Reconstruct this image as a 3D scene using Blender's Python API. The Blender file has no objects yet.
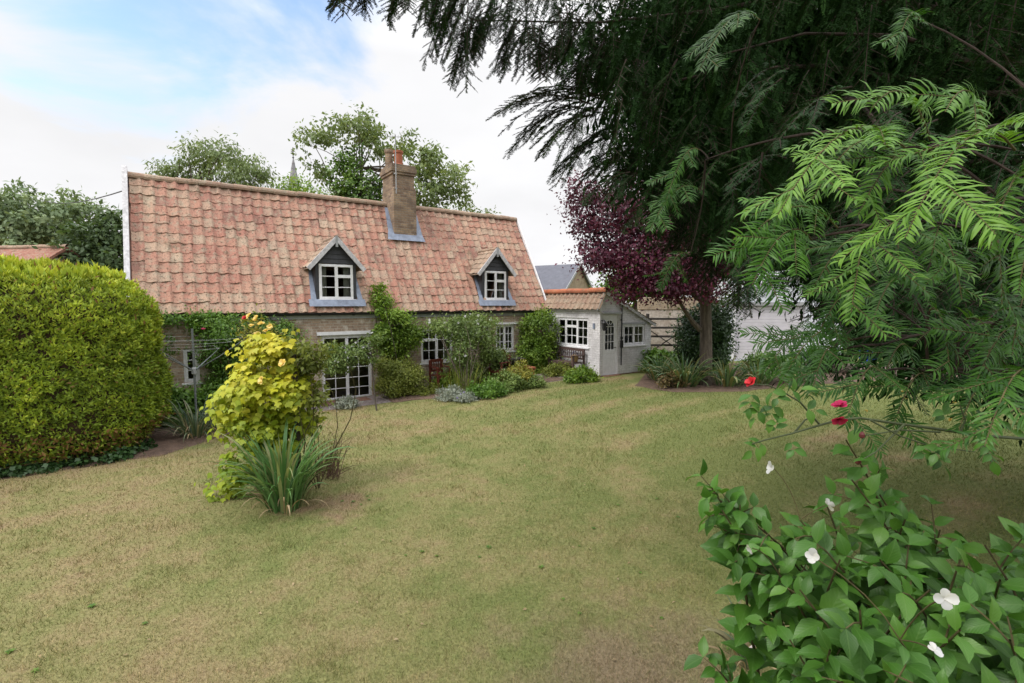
import bpy, math, random
import numpy as np
R = math.radians
scene = bpy.context.scene
COL = scene.collection

# ------------------------------------------------------------------ camera
CAM_H, FPX, PIT = 2.74, 500.9, R(4.444)
cd = bpy.data.cameras.new('camera'); cam = bpy.data.objects.new('camera', cd); COL.objects.link(cam)
cam.location = (0, 0, CAM_H); cam.rotation_euler = (math.pi/2 - PIT, 0, 0)
cd.sensor_width = 36; cd.lens = FPX/1024*36; cd.clip_end = 3000; cd.clip_start = 0.02
scene.camera = cam

# ------------------------------------------------------------------ world, sun, exposure
SUN_EL, SUN_AZ = R(52), R(-60)      # sun high to the left behind the camera, veiled by cloud
w = bpy.data.worlds.new('World'); scene.world = w; w.use_nodes = True
nt = w.node_tree; nt.nodes.clear(); N = nt.nodes.new; LK = nt.links.new
out = N('ShaderNodeOutputWorld'); bg = N('ShaderNodeBackground'); bg.inputs['Strength'].default_value = 0.1
sky = N('ShaderNodeTexSky'); sky.sky_type = 'NISHITA'; sky.sun_disc = False
sky.sun_elevation = SUN_EL; sky.sun_rotation = R(180) - SUN_AZ; sky.dust_density = 1.2
tc = N('ShaderNodeTexCoord')
def wmath(op, a, b=None, clamp=False):
    m = N('ShaderNodeMath'); m.operation = op; m.use_clamp = clamp
    for i, v in enumerate((a, b)):
        if v is None: continue
        if isinstance(v, (int, float)): m.inputs[i].default_value = v
        else: LK(v, m.inputs[i])
    return m.outputs[0]
sep = N('ShaderNodeSeparateXYZ'); LK(tc.outputs['Generated'], sep.inputs[0])
# project the direction on a cloud layer
zc = wmath('MAXIMUM', sep.outputs['Z'], 0.0); zc = wmath('ADD', zc, 0.22)
cx = wmath('DIVIDE', sep.outputs['X'], zc); cy = wmath('DIVIDE', sep.outputs['Y'], zc)
cmb = N('ShaderNodeCombineXYZ'); LK(cx, cmb.inputs[0]); LK(cy, cmb.inputs[1])
n1 = N('ShaderNodeTexNoise'); n1.inputs['Scale'].default_value = 1.5; n1.inputs['Detail'].default_value = 7; n1.inputs['Roughness'].default_value = .55
n1.inputs['Distortion'].default_value = .3
LK(cmb.outputs[0], n1.inputs['Vector'])
# opening in the cloud, high towards the left
dot = N('ShaderNodeVectorMath'); dot.operation = 'DOT_PRODUCT'; LK(tc.outputs['Generated'], dot.inputs[0])
dv = np.array([-.56, .9, .66]); dv /= np.linalg.norm(dv); dot.inputs[1].default_value = tuple(dv)
gap = N('ShaderNodeMapRange'); gap.inputs['From Min'].default_value = .91; gap.inputs['From Max'].default_value = .985; gap.interpolation_type = 'SMOOTHSTEP'
LK(dot.outputs['Value'], gap.inputs['Value'])
cov = wmath('SUBTRACT', wmath('ADD', n1.outputs[0], .38), wmath('MULTIPLY', gap.outputs[0], .33))
mr = N('ShaderNodeMapRange'); mr.interpolation_type = 'SMOOTHSTEP'; mr.inputs['From Min'].default_value = .45; mr.inputs['From Max'].default_value = .70
LK(cov, mr.inputs['Value'])
# cloud colour: brighter towards the zenith, faint grey undersides
n2 = N('ShaderNodeTexNoise'); n2.inputs['Scale'].default_value = .9; n2.inputs['Detail'].default_value = 5; LK(cmb.outputs[0], n2.inputs['Vector'])
br = wmath('ADD', wmath('MULTIPLY', wmath('MAXIMUM', wmath('SUBTRACT', sep.outputs['Z'], .42), 0.0), 30.0), 8.0)
br = wmath('MULTIPLY', br, wmath('ADD', wmath('MULTIPLY', n2.outputs[0], .45), .76))
cc = N('ShaderNodeVectorMath'); cc.operation = 'SCALE'; cc.inputs[0].default_value = (.985, .985, 1.0); LK(br, cc.inputs['Scale'])
skb = N('ShaderNodeVectorMath'); skb.operation = 'SCALE'; LK(sky.outputs[0], skb.inputs[0]); skb.inputs['Scale'].default_value = 2.5
mx = N('ShaderNodeMix'); mx.data_type = 'RGBA'; LK(mr.outputs[0], mx.inputs['Factor'])
LK(skb.outputs[0], mx.inputs['A']); LK(cc.outputs[0], mx.inputs['B'])
LK(mx.outputs['Result'], bg.inputs['Color']); LK(bg.outputs[0], out.inputs[0])

sd = bpy.data.lights.new('sun', 'SUN'); sd.energy = 2.0; sd.angle = R(18); sd.color = (1, .95, .87)
so = bpy.data.objects.new('sun', sd); COL.objects.link(so)
# light travels from the upper left, slightly behind the camera
so.rotation_euler = (R(90) - SUN_EL, 0, SUN_AZ)
scene.view_settings.view_transform = 'Standard'; scene.view_settings.look = 'None'
scene.view_settings.exposure = 0.32; scene.view_settings.gamma = 1

# ------------------------------------------------------------------ frames of reference
TH = R(34.492)
O = np.array([-8.505, 11.214, 0.]); U = np.array([math.cos(TH), math.sin(TH), 0.]); V = np.array([-math.sin(TH), math.cos(TH), 0.])
def ray(x, y):
    a = (x-512)/FPX; b = (341.5-y)/FPX; c, s = math.cos(PIT), math.sin(PIT)
    return np.array([a, c+b*s, -s+b*c])
C0 = np.array([0, 0, CAM_H])
def at(x, y, Y): d = ray(x, y); return C0 + d*(Y/d[1])
def onn(x, y, n):
    d = ray(x, y); k = (n-(C0-O)@V)/(d@V); p = C0+k*d; return float((p-O)@U), float(p[2])
def W(s, n, z=0.): return O + s*U + n*V + np.array([0, 0, z])
def gz(x, y):
    s = (np.asarray(x)-O[0])*U[0] + (np.asarray(y)-O[1])*U[1]
    t = np.clip((s-3)/9.5, 0, 1); return .4*t*t*(3-2*t)
def gp(x, y):     # the point of the ground a sight line meets
    z = 0.
    for _ in range(12):
        d = ray(x, y); k = (z-CAM_H)/d[2]; p = C0+k*d; z = float(gz(p[0], p[1]))
    return np.array([p[0], p[1], z])
def Wg(s, n): p = W(s, n); p[2] = float(gz(p[0], p[1])); return p
rng = np.random.default_rng(7); random.seed(7)

# ------------------------------------------------------------------ materials
def mat(name):
    m = bpy.data.materials.new(name); m.use_nodes = True; t = m.node_tree; t.nodes.clear()
    o = t.nodes.new('ShaderNodeOutputMaterial'); p = t.nodes.new('ShaderNodeBsdfPrincipled'); t.links.new(p.outputs[0], o.inputs[0])
    return m, t, p, o
def nn(t, kind, **kw):
    n = t.nodes.new('ShaderNode'+kind)
    for k, v in kw.items():
        if k in n.inputs: n.inputs[k].default_value = v
        else: setattr(n, k, v)
    return n
def ramp(t, fac, stops):
    r = t.nodes.new('ShaderNodeValToRGB'); e = r.color_ramp.elements
    while len(e) < len(stops): e.new(.5)
    for el, (p, c) in zip(e, stops): el.position = p; el.color = (*c, 1)
    if fac is not None: t.links.new(fac, r.inputs[0])
    return r.outputs[0]
def mixc(t, f, a, b, mode='MIX'):
    m = t.nodes.new('ShaderNodeMix'); m.data_type = 'RGBA'; m.blend_type = mode
    for s, v in (('Factor', f), ('A', a), ('B', b)):
        if isinstance(v, (int, float)): m.inputs[s].default_value = v if s == 'Factor' else (v, v, v, 1)
        elif isinstance(v, tuple): m.inputs[s].default_value = (*v, 1)
        else: t.links.new(v, m.inputs[s])
    return m.outputs['Result']
def noise(t, scale, detail=4, rough=.55, vec=None, dist=0.):
    n = nn(t, 'TexNoise', Scale=scale, Detail=detail, Roughness=rough, Distortion=dist)
    if vec is None:
        c = t.nodes.new('ShaderNodeTexCoord'); vec = c.outputs['Object']
    t.links.new(vec, n.inputs['Vector']); return n.outputs[0]
def mrange(t, v, a, b, c=0., d=1.):
    m = nn(t, 'MapRange'); m.inputs[1].default_value = a; m.inputs[2].default_value = b; m.inputs[3].default_value = c; m.inputs[4].default_value = d
    m.interpolation_type = 'SMOOTHSTEP'; t.links.new(v, m.inputs[0]); return m.outputs[0]
def bump(t, p, h, strength=.4, dist=.01):
    b = nn(t, 'Bump', Strength=strength, Distance=dist); t.links.new(h, b.inputs['Height']); t.links.new(b.outputs[0], p.inputs['Normal'])
def plain(name, col, rough=.6, var=.25, scale=6., spec=.3, metal=0., bmp=.15):
    m, t, p, o = mat(name)
    n = noise(t, scale, 6, .6); n_ = noise(t, scale*7, 3)
    c = mixc(t, 1., col, ramp(t, n, [(.25, (1-var,)*3), (.75, (1+var*.5,)*3)]), 'MULTIPLY')
    c = mixc(t, 1., c, ramp(t, n_, [(.3, (1-var*.4,)*3), (.7, (1.,)*3)]), 'MULTIPLY')
    t.links.new(c, p.inputs['Base Color']); p.inputs['Roughness'].default_value = rough; p.inputs['Specular IOR Level'].default_value = spec
    p.inputs['Metallic'].default_value = metal
    if bmp: bump(t, p, n_, bmp, .01)
    return m
def foliage(name, cols, trans=.3, rough=.5, var=.35, nscale=.8, spec=.35):
    m, t, p, o = mat(name)
    a = nn(t, 'Attribute', attribute_name='rnd')
    k = len(cols); c = ramp(t, a.outputs['Fac'], [(i/(k-1) if k > 1 else 0, c) for i, c in enumerate(cols)])
    n = noise(t, nscale, 3)
    c = mixc(t, 1., c, ramp(t, n, [(.3, (1-var, 1-var*.9, 1-var)), (.7, (1+var*.5, 1+var*.45, 1+var*.2))]), 'MULTIPLY')
    t.links.new(c, p.inputs['Base Color']); p.inputs['Roughness'].default_value = rough; p.inputs['Specular IOR Level'].default_value = spec
    tr = nn(t, 'BsdfTranslucent'); c2 = mixc(t, 1., c, (1.25, 1.2, .7), 'MULTIPLY'); t.links.new(c2, tr.inputs['Color'])
    mxs = nn(t, 'MixShader'); mxs.inputs[0].default_value = trans
    t.links.new(p.outputs[0], mxs.inputs[1]); t.links.new(tr.outputs[0], mxs.inputs[2]); t.links.new(mxs.outputs[0], o.inputs[0])
    return m
def brick(name, c1, c2, mortar, bw=.225, bh=.075, ms=.009, paint=None, rough=.85, stain=None):
    m, t, p, o = mat(name)
    tcd = nn(t, 'TexCoord'); sp = nn(t, 'SeparateXYZ'); t.links.new(tcd.outputs['Object'], sp.inputs[0])
    ad = nn(t, 'Math', operation='ADD'); t.links.new(sp.outputs[0], ad.inputs[0]); t.links.new(sp.outputs[1], ad.inputs[1])
    cb = nn(t, 'CombineXYZ'); t.links.new(ad.outputs[0], cb.inputs[0]); t.links.new(sp.outputs[2], cb.inputs[1])
    b = nn(t, 'TexBrick'); t.links.new(cb.outputs[0], b.inputs['Vector'])
    b.inputs['Scale'].default_value = 1; b.inputs['Brick Width'].default_value = bw; b.inputs['Row Height'].default_value = bh
    b.inputs['Mortar Size'].default_value = ms; b.inputs['Mortar Smooth'].default_value = .3; b.inputs['Bias'].default_value = -.1
    b.inputs['Color1'].default_value = (*c1, 1); b.inputs['Color2'].default_value = (*c2, 1); b.inputs['Mortar'].default_value = (*mortar, 1)
    n = noise(t, 2.2, 6, .65); nf = noise(t, 26, 4)
    c = mixc(t, 1., b.outputs['Color'], ramp(t, n, [(.3, (.68, .66, .64)), (.7, (1.12, 1.1, 1.08))]), 'MULTIPLY')
    c = mixc(t, 1., c, ramp(t, nf, [(.3, (.8,)*3), (.7, (1.1,)*3)]), 'MULTIPLY')
    if paint:
        pn = noise(t, 3.5, 7, .7); f = mrange(t, pn, .50, .62, paint[1], paint[2])
        c = mixc(t, f, c, paint[0])
    t.links.new(c, p.inputs['Base Color']); p.inputs['Roughness'].default_value = rough; p.inputs['Specular IOR Level'].default_value = .2
    inv = nn(t, 'Math', operation='SUBTRACT'); inv.inputs[0].default_value = 1.; t.links.new(b.outputs['Fac'], inv.inputs[1])
    ad2 = nn(t, 'Math', operation='MULTIPLY_ADD'); t.links.new(nf, ad2.inputs[0]); ad2.inputs[1].default_value = .5; t.links.new(inv.outputs[0], ad2.inputs[2])
    bump(t, p, ad2.outputs[0], .6, .008)
    return m
def tilemat(name, cols, lichen=(.36, .32, .25), moss=.58):
    m, t, p, o = mat(name)
    a = nn(t, 'Attribute', attribute_name='rnd'); k = len(cols)
    c = ramp(t, a.outputs['Fac'], [(i/(k-1), c) for i, c in enumerate(cols)])
    n = noise(t, .9, 5, .6); c = mixc(t, 1., c, ramp(t, n, [(.3, (.86, .80, .80)), (.7, (1.1, 1.1, 1.05))]), 'MULTIPLY')
    ln = noise(t, 7.5, 7, .7); c = mixc(t, mrange(t, ln, .46, .66, 0, .7), c, lichen)
    dn = noise(t, 19, 5, .7); c = mixc(t, mrange(t, dn, moss-.05, moss+.08, 0, .85), c, (.06, .05, .035))
    mn = noise(t, 1.7, 6, .7, dist=.4); c = mixc(t, mrange(t, mn, .58, .70, 0, .65), c, (.12, .10, .065))
    gn = noise(t, 55, 4, .7); c = mixc(t, 1., c, ramp(t, gn, [(.32, (.62, .60, .58)), (.68, (1.22, 1.2, 1.18))]), 'MULTIPLY')
    t.links.new(c, p.inputs['Base Color']); p.inputs['Roughness'].default_value = .9; p.inputs['Specular IOR Level'].default_value = .12
    bump(t, p, gn, .5, .012)
    return m
def bark(name, col):
    m, t, p, o = mat(name)
    tcd = nn(t, 'TexCoord'); mp = nn(t, 'Mapping'); mp.inputs['Scale'].default_value = (9, 9, 1.6); t.links.new(tcd.outputs['Object'], mp.inputs[0])
    n = noise(t, 2., 6, .65, mp.outputs[0]); c = mixc(t, 1., col, ramp(t, n, [(.3, (.45,)*3), (.7, (1.3,)*3)]), 'MULTIPLY')
    t.links.new(c, p.inputs['Base Color']); p.inputs['Roughness'].default_value = .9; p.inputs['Specular IOR Level'].default_value = .15; bump(t, p, n, .8, .02)
    return m
def glass():
    m, t, p, o = mat('window glass')
    t.nodes.remove(p); tr = nn(t, 'BsdfTransparent'); tr.inputs[0].default_value = (.72, .76, .75, 1); g = nn(t, 'BsdfGlossy', Roughness=.03)
    fr = nn(t, 'Fresnel', IOR=1.5); nz = noise(t, 3., 2); b = nn(t, 'Bump', Strength=.05, Distance=.02); t.links.new(nz, b.inputs['Height']); t.links.new(b.outputs[0], g.inputs['Normal'])
    mm = nn(t, 'MixShader'); t.links.new(fr.outputs[0], mm.inputs[0]); t.links.new(tr.outputs[0], mm.inputs[1]); t.links.new(g.outputs[0], mm.inputs[2]); t.links.new(mm.outputs[0], o.inputs[0])
    return m

M = {}
M['glass'] = glass()
M['white'] = plain('white gloss paint', (.82, .82, .85), .4, .16, 9)
M['oldwhite'] = plain('flaking white paint', (.64, .63, .66), .6, .45, 12)
M['dark'] = plain('black stained timber', (.055, .057, .065), .6, .3, 14)
M['lead'] = plain('lead flashing', (.24, .28, .37), .5, .4, 7)
M['fascia'] = plain('grey fascia board', (.36, .37, .38), .6, .25, 6)
M['blackmetal'] = plain('black iron', (.02, .02, .022), .45, .2, 20)
M['greymetal'] = plain('dull galvanised metal', (.20, .22, .23), .45, .25, 20, metal=.5)
M['pot'] = plain('terracotta', (.36, .12, .065), .75, .3, 10)
M['ridgeorange'] = tilemat('new orange ridge tiles', [(.38, .13, .07), (.44, .17, .10), (.34, .13, .08)], lichen=(.36, .2, .12), moss=.72)
M['curtain'] = plain('pale curtain', (.62, .60, .55), .9, .15, 8)
M['brick'] = brick('weathered buff brick', (.44, .33, .25), (.31, .225, .17), (.46, .42, .36), paint=((.58, .53, .46), 0, .65))
M['paintbrick'] = brick('white painted brick', (.77, .77, .81), (.71, .71, .75), (.64, .64, .68), paint=((.46, .45, .45), 0, .4))
M['chimney'] = brick('brown chimney brick', (.34, .25, .17), (.19, .13, .10), (.26, .23, .19), paint=((.13, .10, .08), 0, .6))
M['step'] = brick('red brick paving', (.22, .115, .085), (.17, .10, .08), (.2, .17, .14), bw=.215, bh=.1)
M['tile'] = tilemat('old clay pantiles', [(.31, .18, .15), (.40, .215, .175), (.44, .27, .21), (.40, .205, .165), (.44, .30, .235), (.44, .335, .265), (.42, .25, .195), (.41, .22, .175)])
M['oldtile'] = tilemat('mossy buff pantiles', [(.30, .225, .18), (.38, .29, .225), (.34, .24, .19), (.42, .33, .26)], lichen=(.34, .31, .25), moss=.60)
M['redtile'] = tilemat('red far tiles', [(.27, .13, .10), (.33, .16, .125), (.30, .15, .12)])
M['slate'] = plain('grey slate', (.115, .12, .15), .6, .25, 3)
M['benchwood'] = plain('weathered brown bench timber', (.105, .068, .062), .65, .35, 15)
M['redwood'] = plain('red stained timber', (.17, .045, .03), .55, .3, 15)
M['blackwood'] = plain('tarred gate timber', (.035, .030, .027), .7, .4, 12)
M['bark'] = bark('grey brown bark', (.115, .095, .075)); M['yewbark'] = bark('yew bark', (.04, .029, .024)); M['twig'] = bark('green brown twig', (.10, .085, .04))
M['ivybark'] = bark('dark bark', (.06, .05, .04))

# ------------------------------------------------------------------ objects
def tag(o, label=None, cat=None, group=None, kind=None):
    for k, v in (('label', label), ('category', cat), ('group', group), ('kind', kind)):
        if v: o[k] = v
    return o
def empty(name, loc, label, cat, group=None, rz=0.):
    o = bpy.data.objects.new(name, None); COL.objects.link(o); o.location = tuple(float(v) for v in loc); o.rotation_euler = (0, 0, rz); o.empty_display_size = .2
    return tag(o, label, cat, group)
def link(name, me, m, parent=None, loc=None, rz=0., bevel=0., smooth=False):
    o = bpy.data.objects.new(name, me); COL.objects.link(o)
    if m is not None: me.materials.append(m)
    if parent is not None: o.parent = parent
    if loc is not None: o.location = tuple(float(v) for v in loc)
    if rz: o.rotation_euler = (0, 0, rz)
    if bevel:
        b = o.modifiers.new('bevel', 'BEVEL'); b.width = bevel; b.segments = 2; b.limit_method = 'ANGLE'; b.angle_limit = R(50)
    if smooth: me.polygons.foreach_set('use_smooth', np.ones(len(me.polygons), bool))
    return o
class MB:
    def __init__(s): s.v = []; s.f = []; s.r = []
    def add(s, vs, fs, r=None):
        b = len(s.v); s.v += [tuple(map(float, p)) for p in vs]; s.f += [tuple(i+b for i in f) for f in fs]
        s.r += [random.random() if r is None else r]*len(fs); return s
    def box(s, x0, x1, y0, y1, z0, z1, r=None):
        return s.add([(x0,y0,z0),(x1,y0,z0),(x1,y1,z0),(x0,y1,z0),(x0,y0,z1),(x1,y0,z1),(x1,y1,z1),(x0,y1,z1)],
                     [(0,3,2,1),(4,5,6,7),(0,1,5,4),(1,2,6,5),(2,3,7,6),(3,0,4,7)], r)
    def beam(s, p, q, w, h, up=(0,0,1)):
        p, q = np.array(p, float), np.array(q, float); d = q-p; d /= np.linalg.norm(d); up = np.array(up, float)
        if abs(d@up) > .98: up = np.array([0, 1., 0])
        a = np.cross(d, up); a /= np.linalg.norm(a); b = np.cross(a, d); vs = []
        for e in (p, q):
            for i, j in ((-1,-1),(1,-1),(1,1),(-1,1)): vs.append(e+a*i*w/2+b*j*h/2)
        return s.add(vs, [(0,1,2,3),(7,6,5,4),(0,4,5,1),(1,5,6,2),(2,6,7,3),(3,7,4,0)])
    def tube(s, pts, rad, seg=8, cap=True):
        pts = np.array(pts, float); n = len(pts); rad = np.broadcast_to(np.array(rad, float), (n,)) if np.ndim(rad) == 0 else np.array(rad, float)
        tg = np.gradient(pts, axis=0); tg /= np.linalg.norm(tg, axis=1)[:, None]+1e-9
        up = np.array([0, 0, 1.]) if abs(tg[0][2]) < .9 else np.array([1., 0, 0]); vs = []
        for i in range(n):
            a = np.cross(tg[i], up); a /= np.linalg.norm(a)+1e-9; b = np.cross(a, tg[i]); up = b
            for k in range(seg):
                t = 2*math.pi*k/seg; vs.append(pts[i]+rad[i]*(math.cos(t)*a+math.sin(t)*b))
        fs = [(i*seg+k, i*seg+(k+1) % seg, (i+1)*seg+(k+1) % seg, (i+1)*seg+k) for i in range(n-1) for k in range(seg)]
        if cap: fs += [tuple(range(seg-1, -1, -1)), tuple((n-1)*seg+k for k in range(seg))]
        return s.add(vs, fs)
    def lathe(s, c, prof, seg=20):
        pts = []
        for r, z in prof:
            for k in range(seg):
                t = 2*math.pi*k/seg; pts.append((c[0]+r*math.cos(t), c[1]+r*math.sin(t), c[2]+z))
        n = len(prof)
        return s.add(pts, [(i*seg+k, i*seg+(k+1) % seg, (i+1)*seg+(k+1) % seg, (i+1)*seg+k) for i in range(n-1) for k in range(seg)])
    def prism(s, poly, y0, y1):      # poly in (x,z), extruded along y
        n = len(poly); vs = [(x, y0, z) for x, z in poly]+[(x, y1, z) for x, z in poly]
        return s.add(vs, [tuple(range(n)), tuple(range(2*n-1, n-1, -1))]+[(i+n, (i+1) % n+n, (i+1) % n, i) for i in range(n)])
    def build(s, name, m, parent=None, world=False, **kw):
        me = bpy.data.meshes.new(name); v = np.array(s.v)
        if world and parent is not None: v = v-np.array(parent.location)
        me.from_pydata(v.tolist(), [], s.f)
        a = me.attributes.new('rnd', 'FLOAT', 'FACE'); a.data.foreach_set('value', np.array(s.r, np.float32)); me.update()
        return link(name, me, m, parent, **kw)

def rawmesh(name, v, f, rnd=None):
    me = bpy.data.meshes.new(name); v = np.asarray(v, np.float32); f = np.asarray(f, np.int32)
    k = f.shape[1]; me.vertices.add(len(v)); me.vertices.foreach_set('co', v.ravel())
    me.loops.add(f.size); me.loops.foreach_set('vertex_index', f.ravel())
    me.polygons.add(len(f)); me.polygons.foreach_set('loop_start', np.arange(0, f.size, k, dtype=np.int32)); me.polygons.foreach_set('loop_total', np.full(len(f), k, np.int32))
    if rnd is not None:
        a = me.attributes.new('rnd', 'FLOAT', 'FACE'); a.data.foreach_set('value', np.asarray(rnd, np.float32))
    me.update(calc_edges=True); me.validate(); return me
T_DIA = (np.array([(0,0,0),(.42,.5,.05),(1,0,-.04),(.42,-.5,.05)]), [(0,3,2,1)])
T_LEAF = (np.array([(0,0,0),(.36,.5,.10),(1,0,-.12),(.36,-.5,.10),(.5,0,0)]), [(0,4,2,1),(0,3,2,4)])
T_NEED = (np.array([(0,.25,0),(0,-.25,0),(.33,.5,.055),(.33,-.5,.055),(.68,.44,.02),(.68,-.44,.02),(1,.07,-.16),(1,-.07,-.16)]), [(0,1,3,2),(2,3,5,4),(4,5,7,6)])
T_BIG = (np.array([(0,0,0),(.22,.36,.07),(.22,0,-.0),(.22,-.36,.07),(.5,.50,.09),(.5,0,.0),(.5,-.5,.09),(.78,.27,.02),(.78,0,-.05),(.78,-.27,.02),(1,.015,-.15),(1,-.015,-.15)]),
         [(0,2,5,1),(0,3,6,2),(1,5,8,4),(2,6,9,5)])
# ovate leaf with a midrib fold, built from quads
T_BIG = (np.array([(0,.02,0),(0,0,0),(0,-.02,0),(.25,.40,.08),(.25,0,.01),(.25,-.40,.08),(.5,.48,.085),(.5,0,.005),(.5,-.48,.085),(.78,.27,.0),(.78,0,-.05),(.78,-.27,.0),(1,.012,-.17),(1,0,-.175),(1,-.012,-.17)]),
         [(j*3+1, j*3+4, j*3+3, j*3) for j in range(4)]+[(j*3+2, j*3+5, j*3+4, j*3+1) for j in range(4)])
# lobed broad leaf (hop, vine)
T_LOBE = (np.array([(0,0,0),(.16,.42,.05),(.50,.56,-.02),(.62,.25,.03),(1,0,-.12),(.62,-.25,.03),(.50,-.56,-.02),(.16,-.42,.05),(.45,0,.04)]),
          [(0,8,2,1),(8,4,3,2),(0,7,6,8),(8,6,5,4)])
T_PET = (np.array([(x_, w_*q_, z_+.10*abs(q_)*(1 if x_ < .9 else .4)) for x_, w_, z_ in ((0, .08, 0), (.25, .30, .02), (.55, .50, .03), (.82, .46, .0), (1., .20, -.05)) for q_ in (-1, -.5, 0, .5, 1)]), [(r_*5+c_, r_*5+5+c_, r_*5+6+c_, r_*5+1+c_) for r_ in range(4) for c_ in range(4)])
def unit(a): return a/(np.linalg.norm(a, axis=-1, keepdims=True)+1e-9)
def inst(tm, P, X, Nn, L, Wd):
    tv, tf = tm; n = len(P); P = np.asarray(P, float); X = unit(np.asarray(X, float)); Y = unit(np.cross(np.asarray(Nn, float), X)); Z = np.cross(X, Y)
    L = np.broadcast_to(np.asarray(L, float), (n,)); Wd = np.broadcast_to(np.asarray(Wd, float), (n,))
    v = P[:, None]+X[:, None]*(tv[None, :, 0:1]*L[:, None, None])+Y[:, None]*(tv[None, :, 1:2]*Wd[:, None, None])+Z[:, None]*(tv[None, :, 2:3]*L[:, None, None])
    f = np.array(tf)[None]+(np.arange(n)*len(tv))[:, None, None]
    return v.reshape(-1, 3), f.reshape(-1, len(tf[0]))
def leaves(name, m, parent, tm, P, X, Nn, L, Wd, rnd=None, smooth=False, vein=False, **kw):
    n = len(P); v, f = inst(tm, P, X, Nn, L, Wd)
    if rnd is None: rnd = rng.random(n)
    if parent is not None: v = v-np.array(parent.location)
    me = rawmesh(name, v, f, np.repeat(rnd, len(tm[1])))
    if vein:
        for an, vals in (('across', np.abs(tm[0][:, 1])), ('along', tm[0][:, 0])):
            a = me.attributes.new(an, 'FLOAT', 'POINT'); a.data.foreach_set('value', np.tile(vals, n).astype(np.float32))
    return link(name, me, m, parent, smooth=smooth, **kw)
def rdir(n): return unit(rng.normal(size=(n, 3)))
def wob(p, k=1., ph=0.):   # cheap smooth noise in -1..1
    p = np.asarray(p)*k; return (np.sin(p[..., 0]*1.7+ph+1.3*np.sin(p[..., 1]*1.1+ph))+np.sin(p[..., 1]*1.9+2*ph+1.1*np.sin(p[..., 2]*1.3))+np.sin(p[..., 2]*2.1+3*ph+1.2*np.sin(p[..., 0]*.9)))/3

def mass(lobes, n, clumps, cs, inner=.55, gap=-.35, ph=0., down=.3, gk=1.6):
    """leaf positions and directions for a crown: lobes = (centre, radii); leaves gather in clumps near the lobes' shells"""
    lobes = [(np.array(c, float), np.array(r, float)) for c, r in lobes]
    wt = np.array([(r[0]*r[1]*r[2])**(2/3) for c, r in lobes]); wt /= wt.sum()
    cc = []; dd = []
    while len(cc) < clumps:
        i = rng.choice(len(lobes), p=wt); d = rdir(1)[0]; rr = inner+(1-inner)*rng.random()**.6
        c, r = lobes[i]; p = c+d*r*rr*(1+.14*wob(d, 3.1, ph+i))
        if wob(p, gk/np.mean(r), ph) < gap: continue
        cc.append(p); dd.append(d)
    cc = np.array(cc); dd = np.array(dd); k = rng.integers(0, clumps, n); g = rng.normal(size=(n, 3))*np.array([1, 1, .7])
    cs_ = cs*(.6+.8*rng.random(clumps)); P = cc[k]+g*cs_[k][:, None]
    out_ = unit(dd[k]+.5*unit(g)); X = unit(out_*.5+rdir(n)*.8+np.array([0, 0, -down])); Nn = unit(out_+rdir(n)*.6+np.array([0, 0, .5]))
    cr = rng.random(clumps); rnd = np.clip(cr[k]*.55+rng.random(n)*.45, 0, 1)
    return P, X, Nn, rnd, cc

def bez(a, b, sag=0., bow=0., n=7):
    a, b = np.array(a, float), np.array(b, float); t = np.linspace(0, 1, n)[:, None]; L = np.linalg.norm(b-a)
    side = np.array([rng.normal(), rng.normal(), 0])*bow*L
    return a+(b-a)*t+np.array([0, 0, 1])*sag*L*4*t*(1-t)+side*4*t*(1-t)

_LAT = np.random.default_rng(3).random((32, 32, 32))
def vn(P, sc):    # smooth lattice noise, -1..1
    q = np.asarray(P)*sc; i = np.floor(q).astype(int); f = q-i; f = f*f*(3-2*f); r = 0
    for a in (0, 1):
        for b in (0, 1):
            for c in (0, 1): r = r+_LAT[(i[:, 0]+a) % 32, (i[:, 1]+b) % 32, (i[:, 2]+c) % 32]*np.where(a, f[:, 0], 1-f[:, 0])*np.where(b, f[:, 1], 1-f[:, 1])*np.where(c, f[:, 2], 1-f[:, 2])
    return r*2-1
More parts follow.
